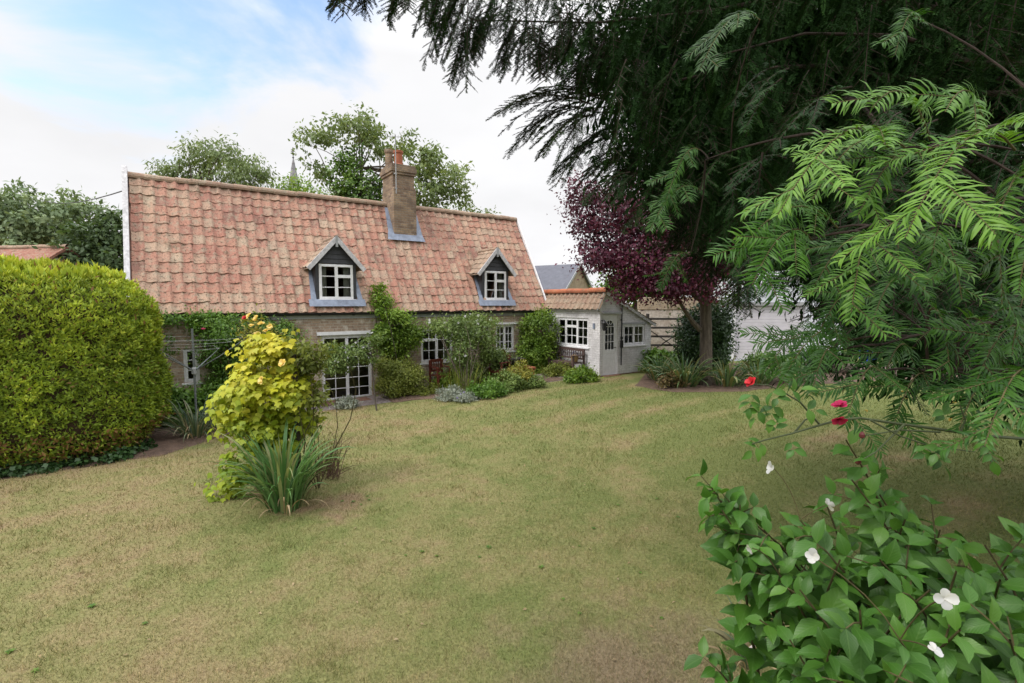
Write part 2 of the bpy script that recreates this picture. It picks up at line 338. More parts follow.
# ------------------------------------------------------------------ ground
def lawn_color(t):
    tcd = nn(t, 'TexCoord'); ob = tcd.outputs['Object']
    big = noise(t, .42, 4, .55, ob); mid = noise(t, 2.1, 5, .6, ob); fine = noise(t, 34, 4, .65, ob)
    md2 = nn(t, 'Math', operation='MULTIPLY_ADD'); t.links.new(noise(t, 7.5, 4, .7, ob), md2.inputs[0]); md2.inputs[1].default_value = .55; md2.inputs[2].default_value = -.27
    md3 = nn(t, 'Math', operation='ADD'); t.links.new(md2.outputs[0], md3.inputs[0]); t.links.new(mid, md3.inputs[1])
    sm = nn(t, 'Math', operation='MULTIPLY_ADD'); t.links.new(md3.outputs[0], sm.inputs[0]); sm.inputs[1].default_value = .65; t.links.new(big, sm.inputs[2])
    # broad greener middle of the lawn, drier towards the hedge
    sx = nn(t, 'SeparateXYZ'); t.links.new(ob, sx.inputs[0])
    def lin(cx_, cy_, c_):
        a = nn(t, 'Math', operation='MULTIPLY_ADD'); t.links.new(sx.outputs[0], a.inputs[0]); a.inputs[1].default_value = cx_; a.inputs[2].default_value = c_
        b = nn(t, 'Math', operation='MULTIPLY_ADD'); t.links.new(sx.outputs[1], b.inputs[0]); b.inputs[1].default_value = cy_; t.links.new(a.outputs[0], b.inputs[2]); return b.outputs[0]
    trend = lin(.022, .0, -.02); s2 = nn(t, 'Math', operation='ADD'); t.links.new(sm.outputs[0], s2.inputs[0]); t.links.new(trend, s2.inputs[1])
    # mowing stripes parallel to the cottage
    vn = lin(float(V[0])*5.6, float(V[1])*5.6, 1.); si = nn(t, 'Math', operation='SINE'); t.links.new(vn, si.inputs[0])
    s3 = nn(t, 'Math', operation='MULTIPLY_ADD'); t.links.new(si.outputs[0], s3.inputs[0]); t.links.new(mrange(t, lin(.5, .16, -1.6), 0, 1.5, .02, .12), s3.inputs[1]); t.links.new(s2.outputs[0], s3.inputs[2])
    col = ramp(t, s3.outputs[0], [(.46, (.245, .182, .108)), (.60, (.245, .204, .104)), (.75, (.205, .198, .084)), (.94, (.150, .172, .060))])
    # worn bare thatch near the shrub and round the iris clump
    def blob(cx_, cy_, r0, r1):
        d = nn(t, 'VectorMath', operation='DISTANCE'); t.links.new(ob, d.inputs[0]); d.inputs[1].default_value = (cx_, cy_, 0)
        a = nn(t, 'Math', operation='MULTIPLY_ADD'); t.links.new(mid, a.inputs[0]); a.inputs[1].default_value = 2.2; t.links.new(d.outputs['Value'], a.inputs[2])
        return mrange(t, a.outputs[0], r0+1.1, r1+1.1, 1, 0)
    col = mixc(t, blob(1.0, 3.2, .2, 1.5), col, (.20, .158, .10)); col = mixc(t, blob(-2.45, 6.6, .0, .7), col, (.225, .165, .10))
    return col, fine
m, t, p, o = mat('dry lawn'); c, fine = lawn_color(t)
c = mixc(t, 1., c, ramp(t, fine, [(.3, (.62,)*3), (.7, (1.15,)*3)]), 'MULTIPLY'); t.links.new(c, p.inputs['Base Color'])
p.inputs['Roughness'].default_value = .95; p.inputs['Specular IOR Level'].default_value = .1; bump(t, p, fine, .7, .03); M['lawn'] = m
m, t, p, o = mat('grass blades'); c, fine = lawn_color(t); a = nn(t, 'Attribute', attribute_name='rnd')
c = mixc(t, 1., c, ramp(t, a.outputs['Fac'], [(0, (.66, .86, .52)), (.4, (.96, 1, .86)), (.75, (1.2, 1.12, 1.05)), (1, (1.8, 1.65, 1.6))]), 'MULTIPLY'); t.links.new(c, p.inputs['Base Color'])
p.inputs['Roughness'].default_value = .8; p.inputs['Specular IOR Level'].default_value = .15; M['blade'] = m
xs = np.unique(np.r_[np.linspace(-30, 30, 121), -np.geomspace(30, 900, 14), np.geomspace(30, 900, 14)])
gx, gy = np.meshgrid(xs, xs+4, indexing='ij'); v = np.stack([gx, gy, gz(gx, gy)], -1).reshape(-1, 3); n = len(xs)
i, j = np.meshgrid(np.arange(n-1), np.arange(n-1), indexing='ij'); q = (i*n+j).ravel()
tag(link('ground', rawmesh('ground', v, np.stack([q, q+n, q+n+1, q+1], 1)), M['lawn'], smooth=True), 'dry mown lawn, straw brown with green patches, spreading in front of the cottage', 'lawn', kind='structure')
def sheet(name, A, B, m, lift, label, cat, nu=90, nv=8, rough=0.):
    A, B = np.array(A, float), np.array(B, float)
    def res(pl):
        d = np.r_[0, np.cumsum(np.linalg.norm(np.diff(pl, axis=0), axis=1))]; tt = np.linspace(0, d[-1], nu); return np.stack([np.interp(tt, d, pl[:, k]) for k in (0, 1)], 1)
    a, b = res(A), res(B); tt = np.linspace(0, 1, nv)[None, :, None]; g = a[:, None]+(b-a)[:, None]*tt
    for k in (0, nv-1):
        q_ = np.c_[g[:, k], np.zeros(nu)]; g[:, k] += np.c_[vn(q_, 2.3), vn(q_+9, 2.7)]*.10*(rough > 0)
    ed = np.ones(g.shape[:2]); ed[:, [0, -1]] = 0; ed[[0, -1]] = 0
    z = gz(g[..., 0], g[..., 1])+lift+rough*ed*rng.random(g.shape[:2])
    v = np.concatenate([g, z[..., None]], -1).reshape(-1, 3); i, j = np.meshgrid(np.arange(nu-1), np.arange(nv-1), indexing='ij'); q = (i*nv+j).ravel()
    return tag(link(name, rawmesh(name, v, np.stack([q, q+nv, q+nv+1, q+1], 1)), m, smooth=True), label, cat, kind='structure')
sn = lambda pts: [tuple(W(s, n_)[:2]) for s, n_ in pts]
def soilmat(name, col):
    m, t, p, o = mat(name); n = noise(t, 5, 6, .65); n2_ = noise(t, 40, 4, .7)
    c = mixc(t, 1., col, ramp(t, n, [(.3, (.6,)*3), (.7, (1.25,)*3)]), 'MULTIPLY'); c = mixc(t, mrange(t, n2_, .56, .68, 0, .6), c, tuple(min(1, q_*2.2) for q_ in col))
    t.links.new(c, p.inputs['Base Color']); p.inputs['Roughness'].default_value = .95; bump(t, p, n2_, .9, .03); return m
M['soil'] = soilmat('dry soil', (.115, .072, .05)); M['paving'] = soilmat('mauve grey gravel', (.20, .165, .16))
sheet('terrace', sn([(2.6, .0), (11.7, .0)]), sn([(2.6, -.9), (5.5, -1.25), (8, -2.0), (11.7, -2.55)]), M['paving'], .004, 'narrow grey gravel terrace along the foot of the cottage wall', 'terrace')
sheet('flower_bed', sn([(5.6, -.75), (8, -1.2), (10.6, -1.5)]), sn([(5.5, -1.35), (8, -2.3), (10.9, -2.25)]), M['soil'], .010, 'planted bed of dry soil in front of the terrace', 'flower bed', rough=.03)
sheet('hedge_border', sn([(-4, -1), (1.6, -.3)]), sn([(-4, -3.35), (.5, -3.25), (2.3, -1.7)]), M['soil'], .004, 'strip of bare soil under the conifer hedge', 'soil', rough=.02)
rb = [gp(x, y)[:2] for x, y in ((636, 386), (675, 393), (740, 392), (800, 386), (870, 381), (960, 380), (1060, 382))]
rb2 = [tuple(W(14.2, -2.6)[:2]), (5.6, 18), (9, 19.5), (13, 19.5), (18, 18.5), (22, 18.)]
sheet('back_border', rb2, rb, M['soil'], .006, 'bare reddish soil border under the purple tree', 'flower bed', rough=.03)

# ------------------------------------------------------------------ building helpers
def wall_open(mb, L0, L1, z0, z1, ops, depth=.14, y=0.):
    xs_ = sorted({L0, L1, *[a for o_ in ops for a in o_[:2]]}); zs = sorted({z0, z1, *[a for o_ in ops for a in o_[2:]]})
    for a, b in zip(xs_, xs_[1:]):
        for c, d in zip(zs, zs[1:]):
            if any(o_[0] <= a and b <= o_[1] and o_[2] <= c and d <= o_[3] for o_ in ops): continue
            mb.add([(a, y, c), (b, y, c), (b, y, d), (a, y, d)], [(0, 1, 2, 3)])
    for a, b, c, d in ops:
        e = y+depth
        mb.add([(a,y,c),(b,y,c),(b,y,d),(a,y,d),(a,e,c),(b,e,c),(b,e,d),(a,e,d)], [(0,4,5,1),(1,5,6,2),(2,6,7,3),(3,7,4,0)])
def window(parent, loc, rz, w_, h_, lights, sill=True, frame=.055, curtain=0., name='window', sillm=None, y0=.0):
    """lights: (x0,x1,z0,z1,cols,rows) as fractions of the opening"""
    f = MB(); g = MB(); d = .05
    f.box(0, frame, y0, y0+d+.02, 0, h_).box(w_-frame, w_, y0, y0+d+.02, 0, h_).box(frame, w_-frame, y0, y0+d+.02, h_-frame, h_).box(frame, w_-frame, y0, y0+d+.02, 0, frame)
    for (a, b, c, e, nc, nr) in lights:
        x0, x1, z0, z1 = a*w_, b*w_, c*h_, e*h_; q = .042; y1 = y0+.012
        x0 = max(x0, frame-.012); x1 = min(x1, w_-frame+.012); z0 = max(z0, frame-.012); z1 = min(z1, h_-frame+.012)
        f.box(x0, x0+q, y1-.02, y1+.035, z0, z1).box(x1-q, x1, y1-.02, y1+.035, z0, z1).box(x0+q, x1-q, y1-.02, y1+.035, z1-q, z1).box(x0+q, x1-q, y1-.02, y1+.035, z0, z0+q)
        for k in range(1, nc): xx = x0+(x1-x0)*k/nc; f.box(xx-.011, xx+.011, y1-.004, y1+.022, z0+q, z1-q)
        for k in range(1, nr): zz = z0+(z1-z0)*k/nr; f.box(x0+q, x1-q, y1-.002, y1+.020, zz-.011, zz+.011)
        g.add([(x0+q*.5, y1+.012, z0+q*.5), (x1-q*.5, y1+.012, z0+q*.5), (x1-q*.5, y1+.012, z1-q*.5), (x0+q*.5, y1+.012, z1-q*.5)], [(0, 1, 2, 3)])
    fo = f.build(name, M['white'], parent, loc=loc, rz=rz, bevel=.004); g.build('pane', M['glass'], fo)
    if sill: MB().box(-.05, w_+.05, y0-.07, y0+.08, -.05, -.002).build('sill', sillm or M['white'], fo, bevel=.005)
    if curtain:
        for sd_ in (0, 1):
            c = MB(); k = 14; wd = curtain*w_; xa = .05 if sd_ == 0 else w_-.05-wd
            pts = [(xa+wd*i_/k, y0+.15+.022*math.sin(i_*1.9)) for i_ in range(k+1)]
            for (a, b), (c_, d_) in zip(pts, pts[1:]): c.add([(a, b, .04), (c_, d_, .04), (c_, d_, h_-.04), (a, b, h_-.04)], [(0, 1, 2, 3)])
            c.build('curtain', M['curtain'], fo)
    return fo
def pantiles(s0, s1, y0, z0, y1, z1, tw=.245, gauge=.275, skip=None, amp=.034, wavy=.03, jit=1.):
    """courses of wavy pantiles on the slope from (y0,z0) up to (y1,z1), running along x"""
    e = np.array([0, y1-y0, z1-z0]); Ls = np.linalg.norm(e); e /= Ls; nrm = np.array([0, -e[2], e[1]])
    if nrm[2] < 0: nrm = -nrm
    nc = max(1, round((s1-s0)/tw)); tw = (s1-s0)/nc; nr = max(1, round(Ls/gauge)); gauge = Ls/nr
    prof = np.linspace(-.04, 1.10, 11); hh = amp*np.where(prof < .62, -np.sin(np.clip(prof/.62, 0, 1)*math.pi)*.55, np.sin(np.clip((prof-.62)/.38, 0, 1.3)*math.pi)*.75)
    K = len(prof); VS = []; FS = []; RN = []; b = 0
    for r in range(nr):
        for c in range(nc):
            ts = (r+.5)*gauge; cx_ = s0+(c+.5)*tw; cy_ = y0+e[1]*ts; czz = z0+e[2]*ts
            if skip and skip(cx_, cy_, czz): continue
            dx, dt, dn, rot = rng.normal(0, .006*jit), rng.normal(0, .009*jit), rng.normal(0, .005*jit), rng.normal(0, .018*jit)
            rv0 = float(vn(np.array([[cx_*.9, czz*.9, 3.3]]), 1.)[0]); sag = wavy*(math.sin(cx_*.83+1.3)+.6*math.sin(cx_*1.9+czz*1.1)+.4*math.sin(czz*2.3))*.5
            rows = []
            for tt, lift in ((-.02, .020), (gauge*.5, .0125), (gauge+.05, .003)):
                x = s0+c*tw+prof*tw+dx+rot*(tt-gauge/2)*1.; tl = r*gauge+tt+dt+rot*(prof-.5)*tw
                P = np.zeros((K, 3)); P[:, 0] = x; off = hh+lift+dn+sag
                P += np.array([0, y0, z0])+e*tl[:, None]+nrm*off[:, None]; rows.append(P)
            lip = rows[0]-nrm*.016; V_ = np.concatenate([lip, rows[0]]+rows); VS.append(V_); rv = float(np.clip(.5+.33*rv0+rng.normal(0, .24), 0, 1))
            for q_ in (0, 2, 3):
                for k in range(K-1): FS.append((b+q_*K+k, b+q_*K+k+1, b+(q_+1)*K+k+1, b+(q_+1)*K+k)); RN.append(rv)
            b += 5*K
    return np.concatenate(VS), FS, RN
def tilepart(name, data, m, parent, extra=None):
    v, f, r = data
    if extra: v = np.concatenate([v, extra[0]]); b = len(data[0]); f = f+[tuple(i_+b for i_ in q_) for q_ in extra[1]]; r = r+[extra[2] if len(extra) > 2 else .1]*len(extra[1])
    return link(name, rawmesh(name, v, np.array(f), r), m, parent)
def ridge_tiles(mb, p, q, rad, n, up=.0):
    p, q = np.array(p, float), np.array(q, float); d = (q-p)/n; du = d/np.linalg.norm(d); side = np.cross(du, (0, 0, 1)); seg = 8
    for i_ in range(n):
        a = p+d*i_; bb = p+d*(i_+1)*1.0+du*.02; rv = random.random(); off = rng.normal(0, .006, 3); vs = []
        for e_, rr in ((a, rad*1.05), (bb, rad*.97)):
            for k in range(seg+1):
                t_ = -.15*math.pi+1.3*math.pi*k/seg; vs.append(e_+off+side*rr*math.cos(t_)+np.array([0, 0, rr*math.sin(t_)*.9+up]))
        mb.add(vs, [(k, k+1, seg+2+k, seg+1+k) for k in range(seg)]+[tuple(range(seg, -1, -1))], rv)

# ------------------------------------------------------------------ the cottage
cot = empty('cottage', O, 'long low brick cottage with a steep pink pantiled roof, two dormers and a chimney', 'cottage', rz=TH)
L, E, RZ, D = 11.77, 2.60, 5.90, 1.917
fd = (4.06, 5.44, .02, 1.84); lw = (.92, 1.24, .84, 1.66); mw = (6.96, 8.06, .90, 1.95); rw = (9.66, 10.42, 1.10, 2.0)
b = MB(); wall_open(b, 0, L, -.3, E, [fd, lw, mw, rw])
b.add([(0,0,-.3),(0,2*D,-.3),(0,2*D,E),(0,0,E),(0,D,RZ-.06)], [(0,3,4,2,1)]); b.add([(L,0,-.3),(L,2*D,-.3),(L,2*D,E),(L,0,E),(L,D,RZ-.06)], [(0,1,2,4,3)])
b.add([(0,2*D,-.3),(L,2*D,-.3),(L,2*D,E),(0,2*D,E)], [(3,2,1,0)])
b.build('wall', M['brick'], cot)
ey, ez = -.13, 2.50
DORM = [(4.515, .455, .72, .1), (9.69, .42, .70, .1)]
def skip(s_, y_, z_): return any(abs(s_-c)-.02 < hw and 2.82 < z_ < 3.62 for c, hw, ov, n_ in DORM) or (6.62 < s_ < 7.40 and z_ > 5.05)
und = (np.array([(-.02, ey+.03, ez-.03), (L+.02, ey+.03, ez-.03), (L+.02, D, RZ-.05), (-.02, D, RZ-.05), (L+.02, 2*D+.12, ez), (-.02, 2*D+.12, ez)]), [(0, 1, 2, 3), (3, 2, 4, 5)], .0)
# the underlay leaves the dormers open
und = (np.array([(-.02, D, RZ-.05), (L+.02, D, RZ-.05), (L+.02, 2*D+.12, ez), (-.02, 2*D+.12, ez)]), [(0, 1, 2, 3)], .1)
sl = (RZ-ez)/(D-ey); fy = lambda z_: ey+(z_-ez)/sl
segs = [-.02]+[x for c, hw, ov, n_ in DORM for x in (c-hw, c+hw)]+[L+.02]; uv = []; uf = []
def uq(a, b_, za, zb):
    k = len(uv); uv.extend([(a, fy(za)+.035, za-.03), (b_, fy(za)+.035, za-.03), (b_, fy(zb)+.035, zb-.03), (a, fy(zb)+.035, zb-.03)]); uf.append((k, k+1, k+2, k+3))
for a, b_ in zip(segs[::2], segs[1::2]): uq(a, b_, ez, RZ)
for c, hw, ov, n_ in DORM: uq(c-hw, c+hw, ez, 2.80); uq(c-hw, c+hw, 3.68, RZ)
k = len(uv); uv += und[0].tolist(); uf.append((k, k+1, k+2, k+3))
roof = tilepart('roof', pantiles(.04, L, ey, ez, D, RZ, skip=skip), M['tile'], cot, (np.array(uv), uf, .1))
for xa, xb, k in ((-.02, 6.64, 20), (7.45, L+.02, 13)): r = MB(); ridge_tiles(r, (xa, D, RZ-.005), (xb, D, RZ-.005), .115, k); r.build('ridge', M['oldtile'], roof)
MB().box(-.02, L+.0, -.03, -.002, 2.30, 2.46).build('fascia', M['fascia'], cot)
g = MB(); n = 7
for i_ in range(n):
    a0, a1 = math.pi+math.pi*i_/n, math.pi+math.pi*(i_+1)/n; gc = (-.10, 2.455)
    g.add([(x, gc[0]+.055*math.cos(a), gc[1]+.055*math.sin(a)) for x in (-.03, L+.03) for a in (a0, a1)], [(0, 1, 3, 2)])
for x in np.arange(.4, L, .9): g.box(x, x+.03, -.16, -.03, 2.385, 2.40)
g.build('gutter', M['blackmetal'], cot)
# gable end boards
b = MB(); b.beam((-.05, ey-.06, ez-.12), (-.06, D, RZ+.16), .11, .24, (0, -sl, 1)); b.build('bargeboard', M['oldwhite'], cot, bevel=.005)
b = MB(); b.beam((L+.055, ey-.02, ez-.10), (L+.055, D, RZ+.0), .035, .16, (0, -sl, 1)); b.build('bargeboard', M['white'], cot, bevel=.005)
MB().box(.22, .32, -.19, -.135, 2.30, 2.84).build('rainwater_pipe', M['lead'], cot, bevel=.01)
MB().tube([(L+.02, -.13, 2.44), (L+.02, -.06, 2.3), (L+.02, -.05, .3)], .035).build('rainwater_pipe', M['fascia'], cot)
# openings
dr = MB(); w_, h_ = fd[1]-fd[0], fd[3]-fd[2]
win = window(cot, (fd[0], .05, fd[2]), 0, w_, h_, [(.03, .5, .02, .98, 2, 6), (.5, .97, .02, .98, 2, 6)], sill=False, name='french_door')
for x in (w_*.5-.05, w_*.5+.05): MB().tube([(x, -.01, .92), (x, -.055, .92), (x+(.09 if x > w_/2 else -.09), -.055, .92)], .009).build('handle', M['greymetal'], win)
MB().box(fd[0]-.12, fd[1]+.35, -.05, -.002, fd[3]+.01, fd[3]+.10).build('lintel', M['white'], cot, bevel=.006)
window(cot, (lw[0], .05, lw[2]), 0, lw[1]-lw[0], lw[3]-lw[2], [(.1, .9, .04, .96, 1, 3)])
window(cot, (mw[0], .05, mw[2]), 0, mw[1]-mw[0], mw[3]-mw[2], [(.03, .5, .66, .97, 2, 1), (.03, .5, .03, .66, 2, 2), (.5, .97, .03, .97, 2, 3)], curtain=.13)
window(cot, (rw[0], .05, rw[2]), 0, rw[1]-rw[0], rw[3]-rw[2], [(.04, .5, .03, .97, 2, 3), (.5, .96, .03, .97, 2, 3)])
MB().box(rw[0]-.1, rw[1]+.15, -.04, -.002, rw[3]+.01, rw[3]+.07).build('lintel', M['white'], cot)
MB().box(fd[0]-.1, fd[1]+.5, -.55, -.002, -.1, .06).build('doorstep', M['step'], cot, bevel=.01)
# dormers
for c, hw, ov, n_ in DORM:
    zb, zt, za = 2.76, 3.80, 4.50; yb = .06
    roofy = lambda z_: fy(z_)
    d = MB(); d.add([(c-hw-.10, yb, zb), (c+hw+.10, yb, zb), (c+hw+.10, yb, zt-.03), (c, yb, za-.1), (c-hw-.10, yb, zt-.03)], []) 
    # face: boards round the window
    wx0, wx1, wz0, wz1 = c-hw, c+hw, zb+.07, zt-.02
    for a_ in ((c-hw-.09, wx0), (wx1, c+hw+.09)): d.box(a_[0], a_[1], yb, yb+.05, zb, zt)
    d.box(wx0, wx1, yb, yb+.05, zb, wz0)
    for k in range(5):         # lapped boards in the little gable
        z0 = zt+k*.13; z1 = z0+.14; f0 = (za-.06-z0)/(za-.06-zt)*(hw+.2); f1 = max(.0, (za-.06-z1)/(za-.06-zt)*(hw+.2)); yy = yb-.004
        if f0 < .04: continue
        d.add([(c-f0, yy-.02, z0), (c+f0, yy-.02, z0), (c+f1, yy, z1), (c-f1, yy, z1), (c-f0, yy+.02, z0), (c+f0, yy+.02, z0)], [(0, 1, 2, 3), (4, 5, 1, 0)])
    for sg in (-1, 1):         # cheeks
        x = c+sg*(hw+.09)
        d.add([(x, yb, zb-.05), (x, yb, zt+.02), (x, roofy(zt)+.1, zt+.02), (x, roofy(zb)+.1, zb-.05)], [(0, 1, 2, 3)])
    dm = d.build('dormer', M['dark'], cot)
    window(dm, (wx0, yb-.02, wz0), 0, wx1-wx0, wz1-wz0, [(.02, .5, .03, .97, 1, 3), (.5, .98, .66, .97, 1, 1), (.5, .98, .03, .66, 1, 2)], sill=True, frame=.04, curtain=.2)
    # dormer roof, two short tiled slopes
    rt = MB()
    for sg in (-1, 1):
        for k in range(4):
            for q_ in range(5):
                t0, t1 = q_/5, (q_+1)/5+.03; y_a = yb-.12+k*.30; y_b = y_a+.31; rv = random.random()
                def P(t_, y_, lf): return (c+sg*(ov+.03)*(1-t_), y_, (zt-.13)+(za+.02-zt+.13)*t_+lf)
                if y_a > roofy(P(t0, 0, 0)[2])+.25: continue
                zz = lambda: rng.normal(0, .006)
                rt.add([P(t0, y_a, .04+zz()), P(t0, (y_a+y_b)/2, .015), P(t0, y_b, .045+zz()), P(t1, y_b, .015), P(t1, (y_a+y_b)/2, -.01), P(t1, y_a, .012)], [(0, 1, 4, 5), (1, 2, 3, 4)] if sg > 0 else [(5, 4, 1, 0), (4, 3, 2, 1)], rv)
        rt.add([(c, yb-.12, za-.02), (c, yb+1.1, za-.02), (c+sg*(ov+.02), yb+1.1, zt-.16), (c+sg*(ov+.02), yb-.12, zt-.16)], [(0, 1, 2, 3)], .05)
    ridge_tiles(rt, (c, yb-.13, za), (c, roofy(za)+.1, za), .07, 4)
    rt.build('dormer_roof', M['oldtile'], dm)
    for sg in (-1, 1):
        b = MB(); b.beam((c+sg*(ov+.03), yb-.14, zt-.17), (c+sg*.0, yb-.14, za-.03), .03, .12, (sg*1., 0, 1)); b.build('bargeboard', M['oldwhite'], dm, bevel=.004)
    MB().box(c-.03, c+.03, yb-.165, yb-.13, za-.26, za+.04).build('finial', M['fascia'], dm)
    fl = MB(); nrm = np.array([0, -sl, 1])/math.hypot(1, sl)*.075
    for sg in (-1, 1):
        xa, xb = c+sg*(hw+.095), c+sg*(hw+.23)
        q4 = [np.array([xa, fy(2.66), 2.66])+nrm, np.array([xb+sg*.02, fy(2.66), 2.66])+nrm, np.array([xb-sg*.06, fy(3.66), 3.66])+nrm, np.array([xa, fy(3.66), 3.66])+nrm]
        fl.add(q4, [(0, 1, 2, 3)] if sg > 0 else [(3, 2, 1, 0)])
    q4 = [np.array([c-hw-.3, fy(2.60), 2.60])+nrm*1.05, np.array([c+hw+.3, fy(2.60), 2.60])+nrm*1.05, np.array([c+hw+.3, fy(2.79), 2.79])+nrm*1.05, np.array([c-hw-.3, fy(2.79), 2.79])+nrm*1.05]; fl.add(q4, [(0, 1, 2, 3)])
    fl.build('flashing', M['lead'], dm)
# chimney
cx0, cx1, cy0, cy1 = 6.66, 7.42, 1.22, 2.22
b = MB(); b.box(cx0, cx1, cy0, cy1, 4.3, 6.30).box(cx0+.02, cx1-.02, cy0+.10, cy1-.02, 6.30, 6.78).box(cx0-.02, cx1+.02, cy0+.06, cy1+.02, 6.78, 6.86).box(cx0-.05, cx1+.05, cy0+.03, cy1+.05, 6.86, 7.0).box(cx0-.02, cx1+.02, cy0+.06, cy1+.02, 7.0, 7.10)
b.prism([(cx0, 6.30), (cx1, 6.30), (cx1-.02, 6.36), (cx0+.02, 6.36)], cy0+.0, cy0+.10)
ch = b.build('chimney', M['chimney'], cot, bevel=.008)
MB().lathe((7.04, 1.72, 7.10), [(.17, 0), (.17, .06), (.135, .1), (.13, .42), (.155, .45), (.155, .52), (.12, .52), (.11, .1)]).build('chimney_pot', M['pot'], ch, smooth=False)
MB().lathe((6.84, 2.02, 7.10), [(.13, 0), (.12, .45), (.145, .5), (.145, .6), (.1, .6), (.1, .1)]).build('chimney_pot', M['chimney'], ch)
a = MB(); ax, ay = 6.74, 1.20; a.tube([(ax, ay, 6.15), (ax, ay, 7.95)], .016, 6)
for z_ in (6.3, 6.75): a.box(ax-.04, ax+.04, ay, ay+.1, z_, z_+.03)
a.tube([(ax-.25, ay+.1, 7.88), (ax+.2, ay-.08, 7.88)], .008, 5)
for k in range(6): q_ = -.22+k*.075; a.tube([(ax+q_-.06, ay-q_*.4-.16, 7.88), (ax+q_+.06, ay-q_*.4+.16, 7.88)], .005, 4)
a.build('aerial', M['fascia'], ch)
fl = MB(); nrm = np.array([0, -sl, 1])/math.hypot(1, sl)*.08
for xa, xb in ((cx0-.20, cx0-.002), (cx1+.002, cx1+.20)): fl.add([np.array([xa, fy(4.72), 4.72])+nrm, np.array([xb, fy(4.72), 4.72])+nrm, np.array([xb, fy(5.75), 5.75])+nrm, np.array([xa+(.1 if xa < cx0 else 0), fy(5.75), 5.75])+nrm], [(0, 1, 2, 3)])
fl.add([np.array([cx0-.25, fy(4.66), 4.66])+nrm*1.04, np.array([cx1+.25, fy(4.66), 4.66])+nrm*1.04, np.array([cx1+.2, fy(4.9), 4.9])+nrm*1.04, np.array([cx0-.2, fy(4.9), 4.9])+nrm*1.04], [(0, 1, 2, 3)])
fl.build('flashing', M['lead'], ch)

# ------------------------------------------------------------------ the white outbuilding at the end of the cottage
AS, AN, AW, AZ = 11.82, -2.689, 2.40, .36
ann = empty('outbuilding', W(AS, AN, AZ), 'low white painted brick outbuilding with arched glass door and lean-to roof', 'outbuilding', rz=TH)
# local frame: x along the cottage, y away from the camera, z from its own floor
Dp = 4.2; rx, rz_, ezl, ezr = .16, 2.75, 2.22, 1.68
dr = (.14, .80, .08, 1.98); wn = (1.06, 2.10, .98, 1.66); lwn = (.52, 2.08, .93, 1.87)    # lwn measured along y
b = MB(); wall_open(b, 0, AW, 0, ezr, [(dr[0], dr[1], dr[2], ezr), wn], .10)
b = MB()
# front face with openings and a raking top
xs_ = [0, dr[0], rx, dr[1], wn[0], wn[1], AW]; top = lambda x: ezl+(rz_-ezl)*x/rx if x < rx else rz_+(ezr-rz_)*(x-rx)/(AW-rx)
for a_, c_ in zip(xs_, xs_[1:]):
    hole = dr if dr[0] <= a_ and c_ <= dr[1] else wn if wn[0] <= a_ and c_ <= wn[1] else None
    if hole:
        if hole[2] > 0: b.add([(a_, 0, -.4), (c_, 0, -.4), (c_, 0, hole[2]), (a_, 0, hole[2])], [(0, 1, 2, 3)])
        b.add([(a_, 0, hole[3]), (c_, 0, hole[3]), (c_, 0, top(c_)-.03), (a_, 0, top(a_)-.03)], [(0, 1, 2, 3)])
    else: b.add([(a_, 0, -.4), (c_, 0, -.4), (c_, 0, top(c_)-.03), (a_, 0, top(a_)-.03)], [(0, 1, 2, 3)])
for a_, c_, z0, z1 in (dr, wn): b.add([(a_,0,z0),(c_,0,z0),(c_,0,z1),(a_,0,z1),(a_,.1,z0),(c_,.1,z0),(c_,.1,z1),(a_,.1,z1)], [(0,4,5,1),(1,5,6,2),(2,6,7,3),(3,7,4,0)])
# left face with its window (x = 0)
ya, yb_ = lwn[0], lwn[1]
for y0, y1, z0, z1 in ((0, ya, -.4, ezl), (ya, yb_, -.4, lwn[2]), (ya, yb_, lwn[3], ezl), (yb_, Dp, -.4, ezl)): b.add([(0, y1, z0), (0, y0, z0), (0, y0, z1), (0, y1, z1)], [(0, 1, 2, 3)])
b.add([(0,ya,lwn[2]),(0,yb_,lwn[2]),(0,yb_,lwn[3]),(0,ya,lwn[3]),(.1,ya,lwn[2]),(.1,yb_,lwn[2]),(.1,yb_,lwn[3]),(.1,ya,lwn[3])], [(0,1,5,4),(1,2,6,5),(2,3,7,6),(3,0,4,7)])
b.add([(AW,0,-.4),(AW,Dp,-.4),(AW,Dp,ezr),(AW,0,ezr)], [(0,1,2,3)]); b.add([(0,Dp,-.4),(AW,Dp,-.4),(AW,Dp,ezr),(rx,Dp,rz_-.03),(0,Dp,ezl)], [(4,3,2,1,0)])
b.build('wall', M['paintbrick'], ann)
MB().box(-.012, AW+.01, -.014, -.002, -.4, .07).box(-.014, -.002, -.012, Dp, -.4, .07).build('plinth', M['step'], ann)
# roof: steep short tiled slope on the left, long low slope on the right
v, f, rr = pantiles(0, Dp+.1, -.14, ezl-.03, rx, rz_-.01, tw=.23, gauge=.24, amp=.05, wavy=.006, jit=.6)     # in (along, across, z): turn it
v = np.stack([v[:, 1], Dp+.02-v[:, 0], v[:, 2]], 1)
ar = link('roof', rawmesh('roof', v, np.array(f), rr), M['oldtile'], ann)
sl2 = MB(); nk = 16; t2 = 9
for k in range(nk):
    for q_ in range(t2):
        y0 = -.10+k*(Dp+.2)/nk; y1 = y0+(Dp+.2)/nk; a0, a1 = q_/t2, (q_+1)/t2+.02; P = lambda a_, y_, lf: (rx+(AW+.14-rx)*a_, y_, rz_+(ezr-.06-rz_)*a_+lf); ym = (y0+y1)/2; z_ = rng.normal(0, .006)
        sl2.add([P(a0, y0, .03), P(a0, ym, .0), P(a0, y1, .03), P(a1, y1, .065+z_), P(a1, ym, .03+z_), P(a1, y0, .065+z_)], [(0, 5, 4, 1), (1, 4, 3, 2)])
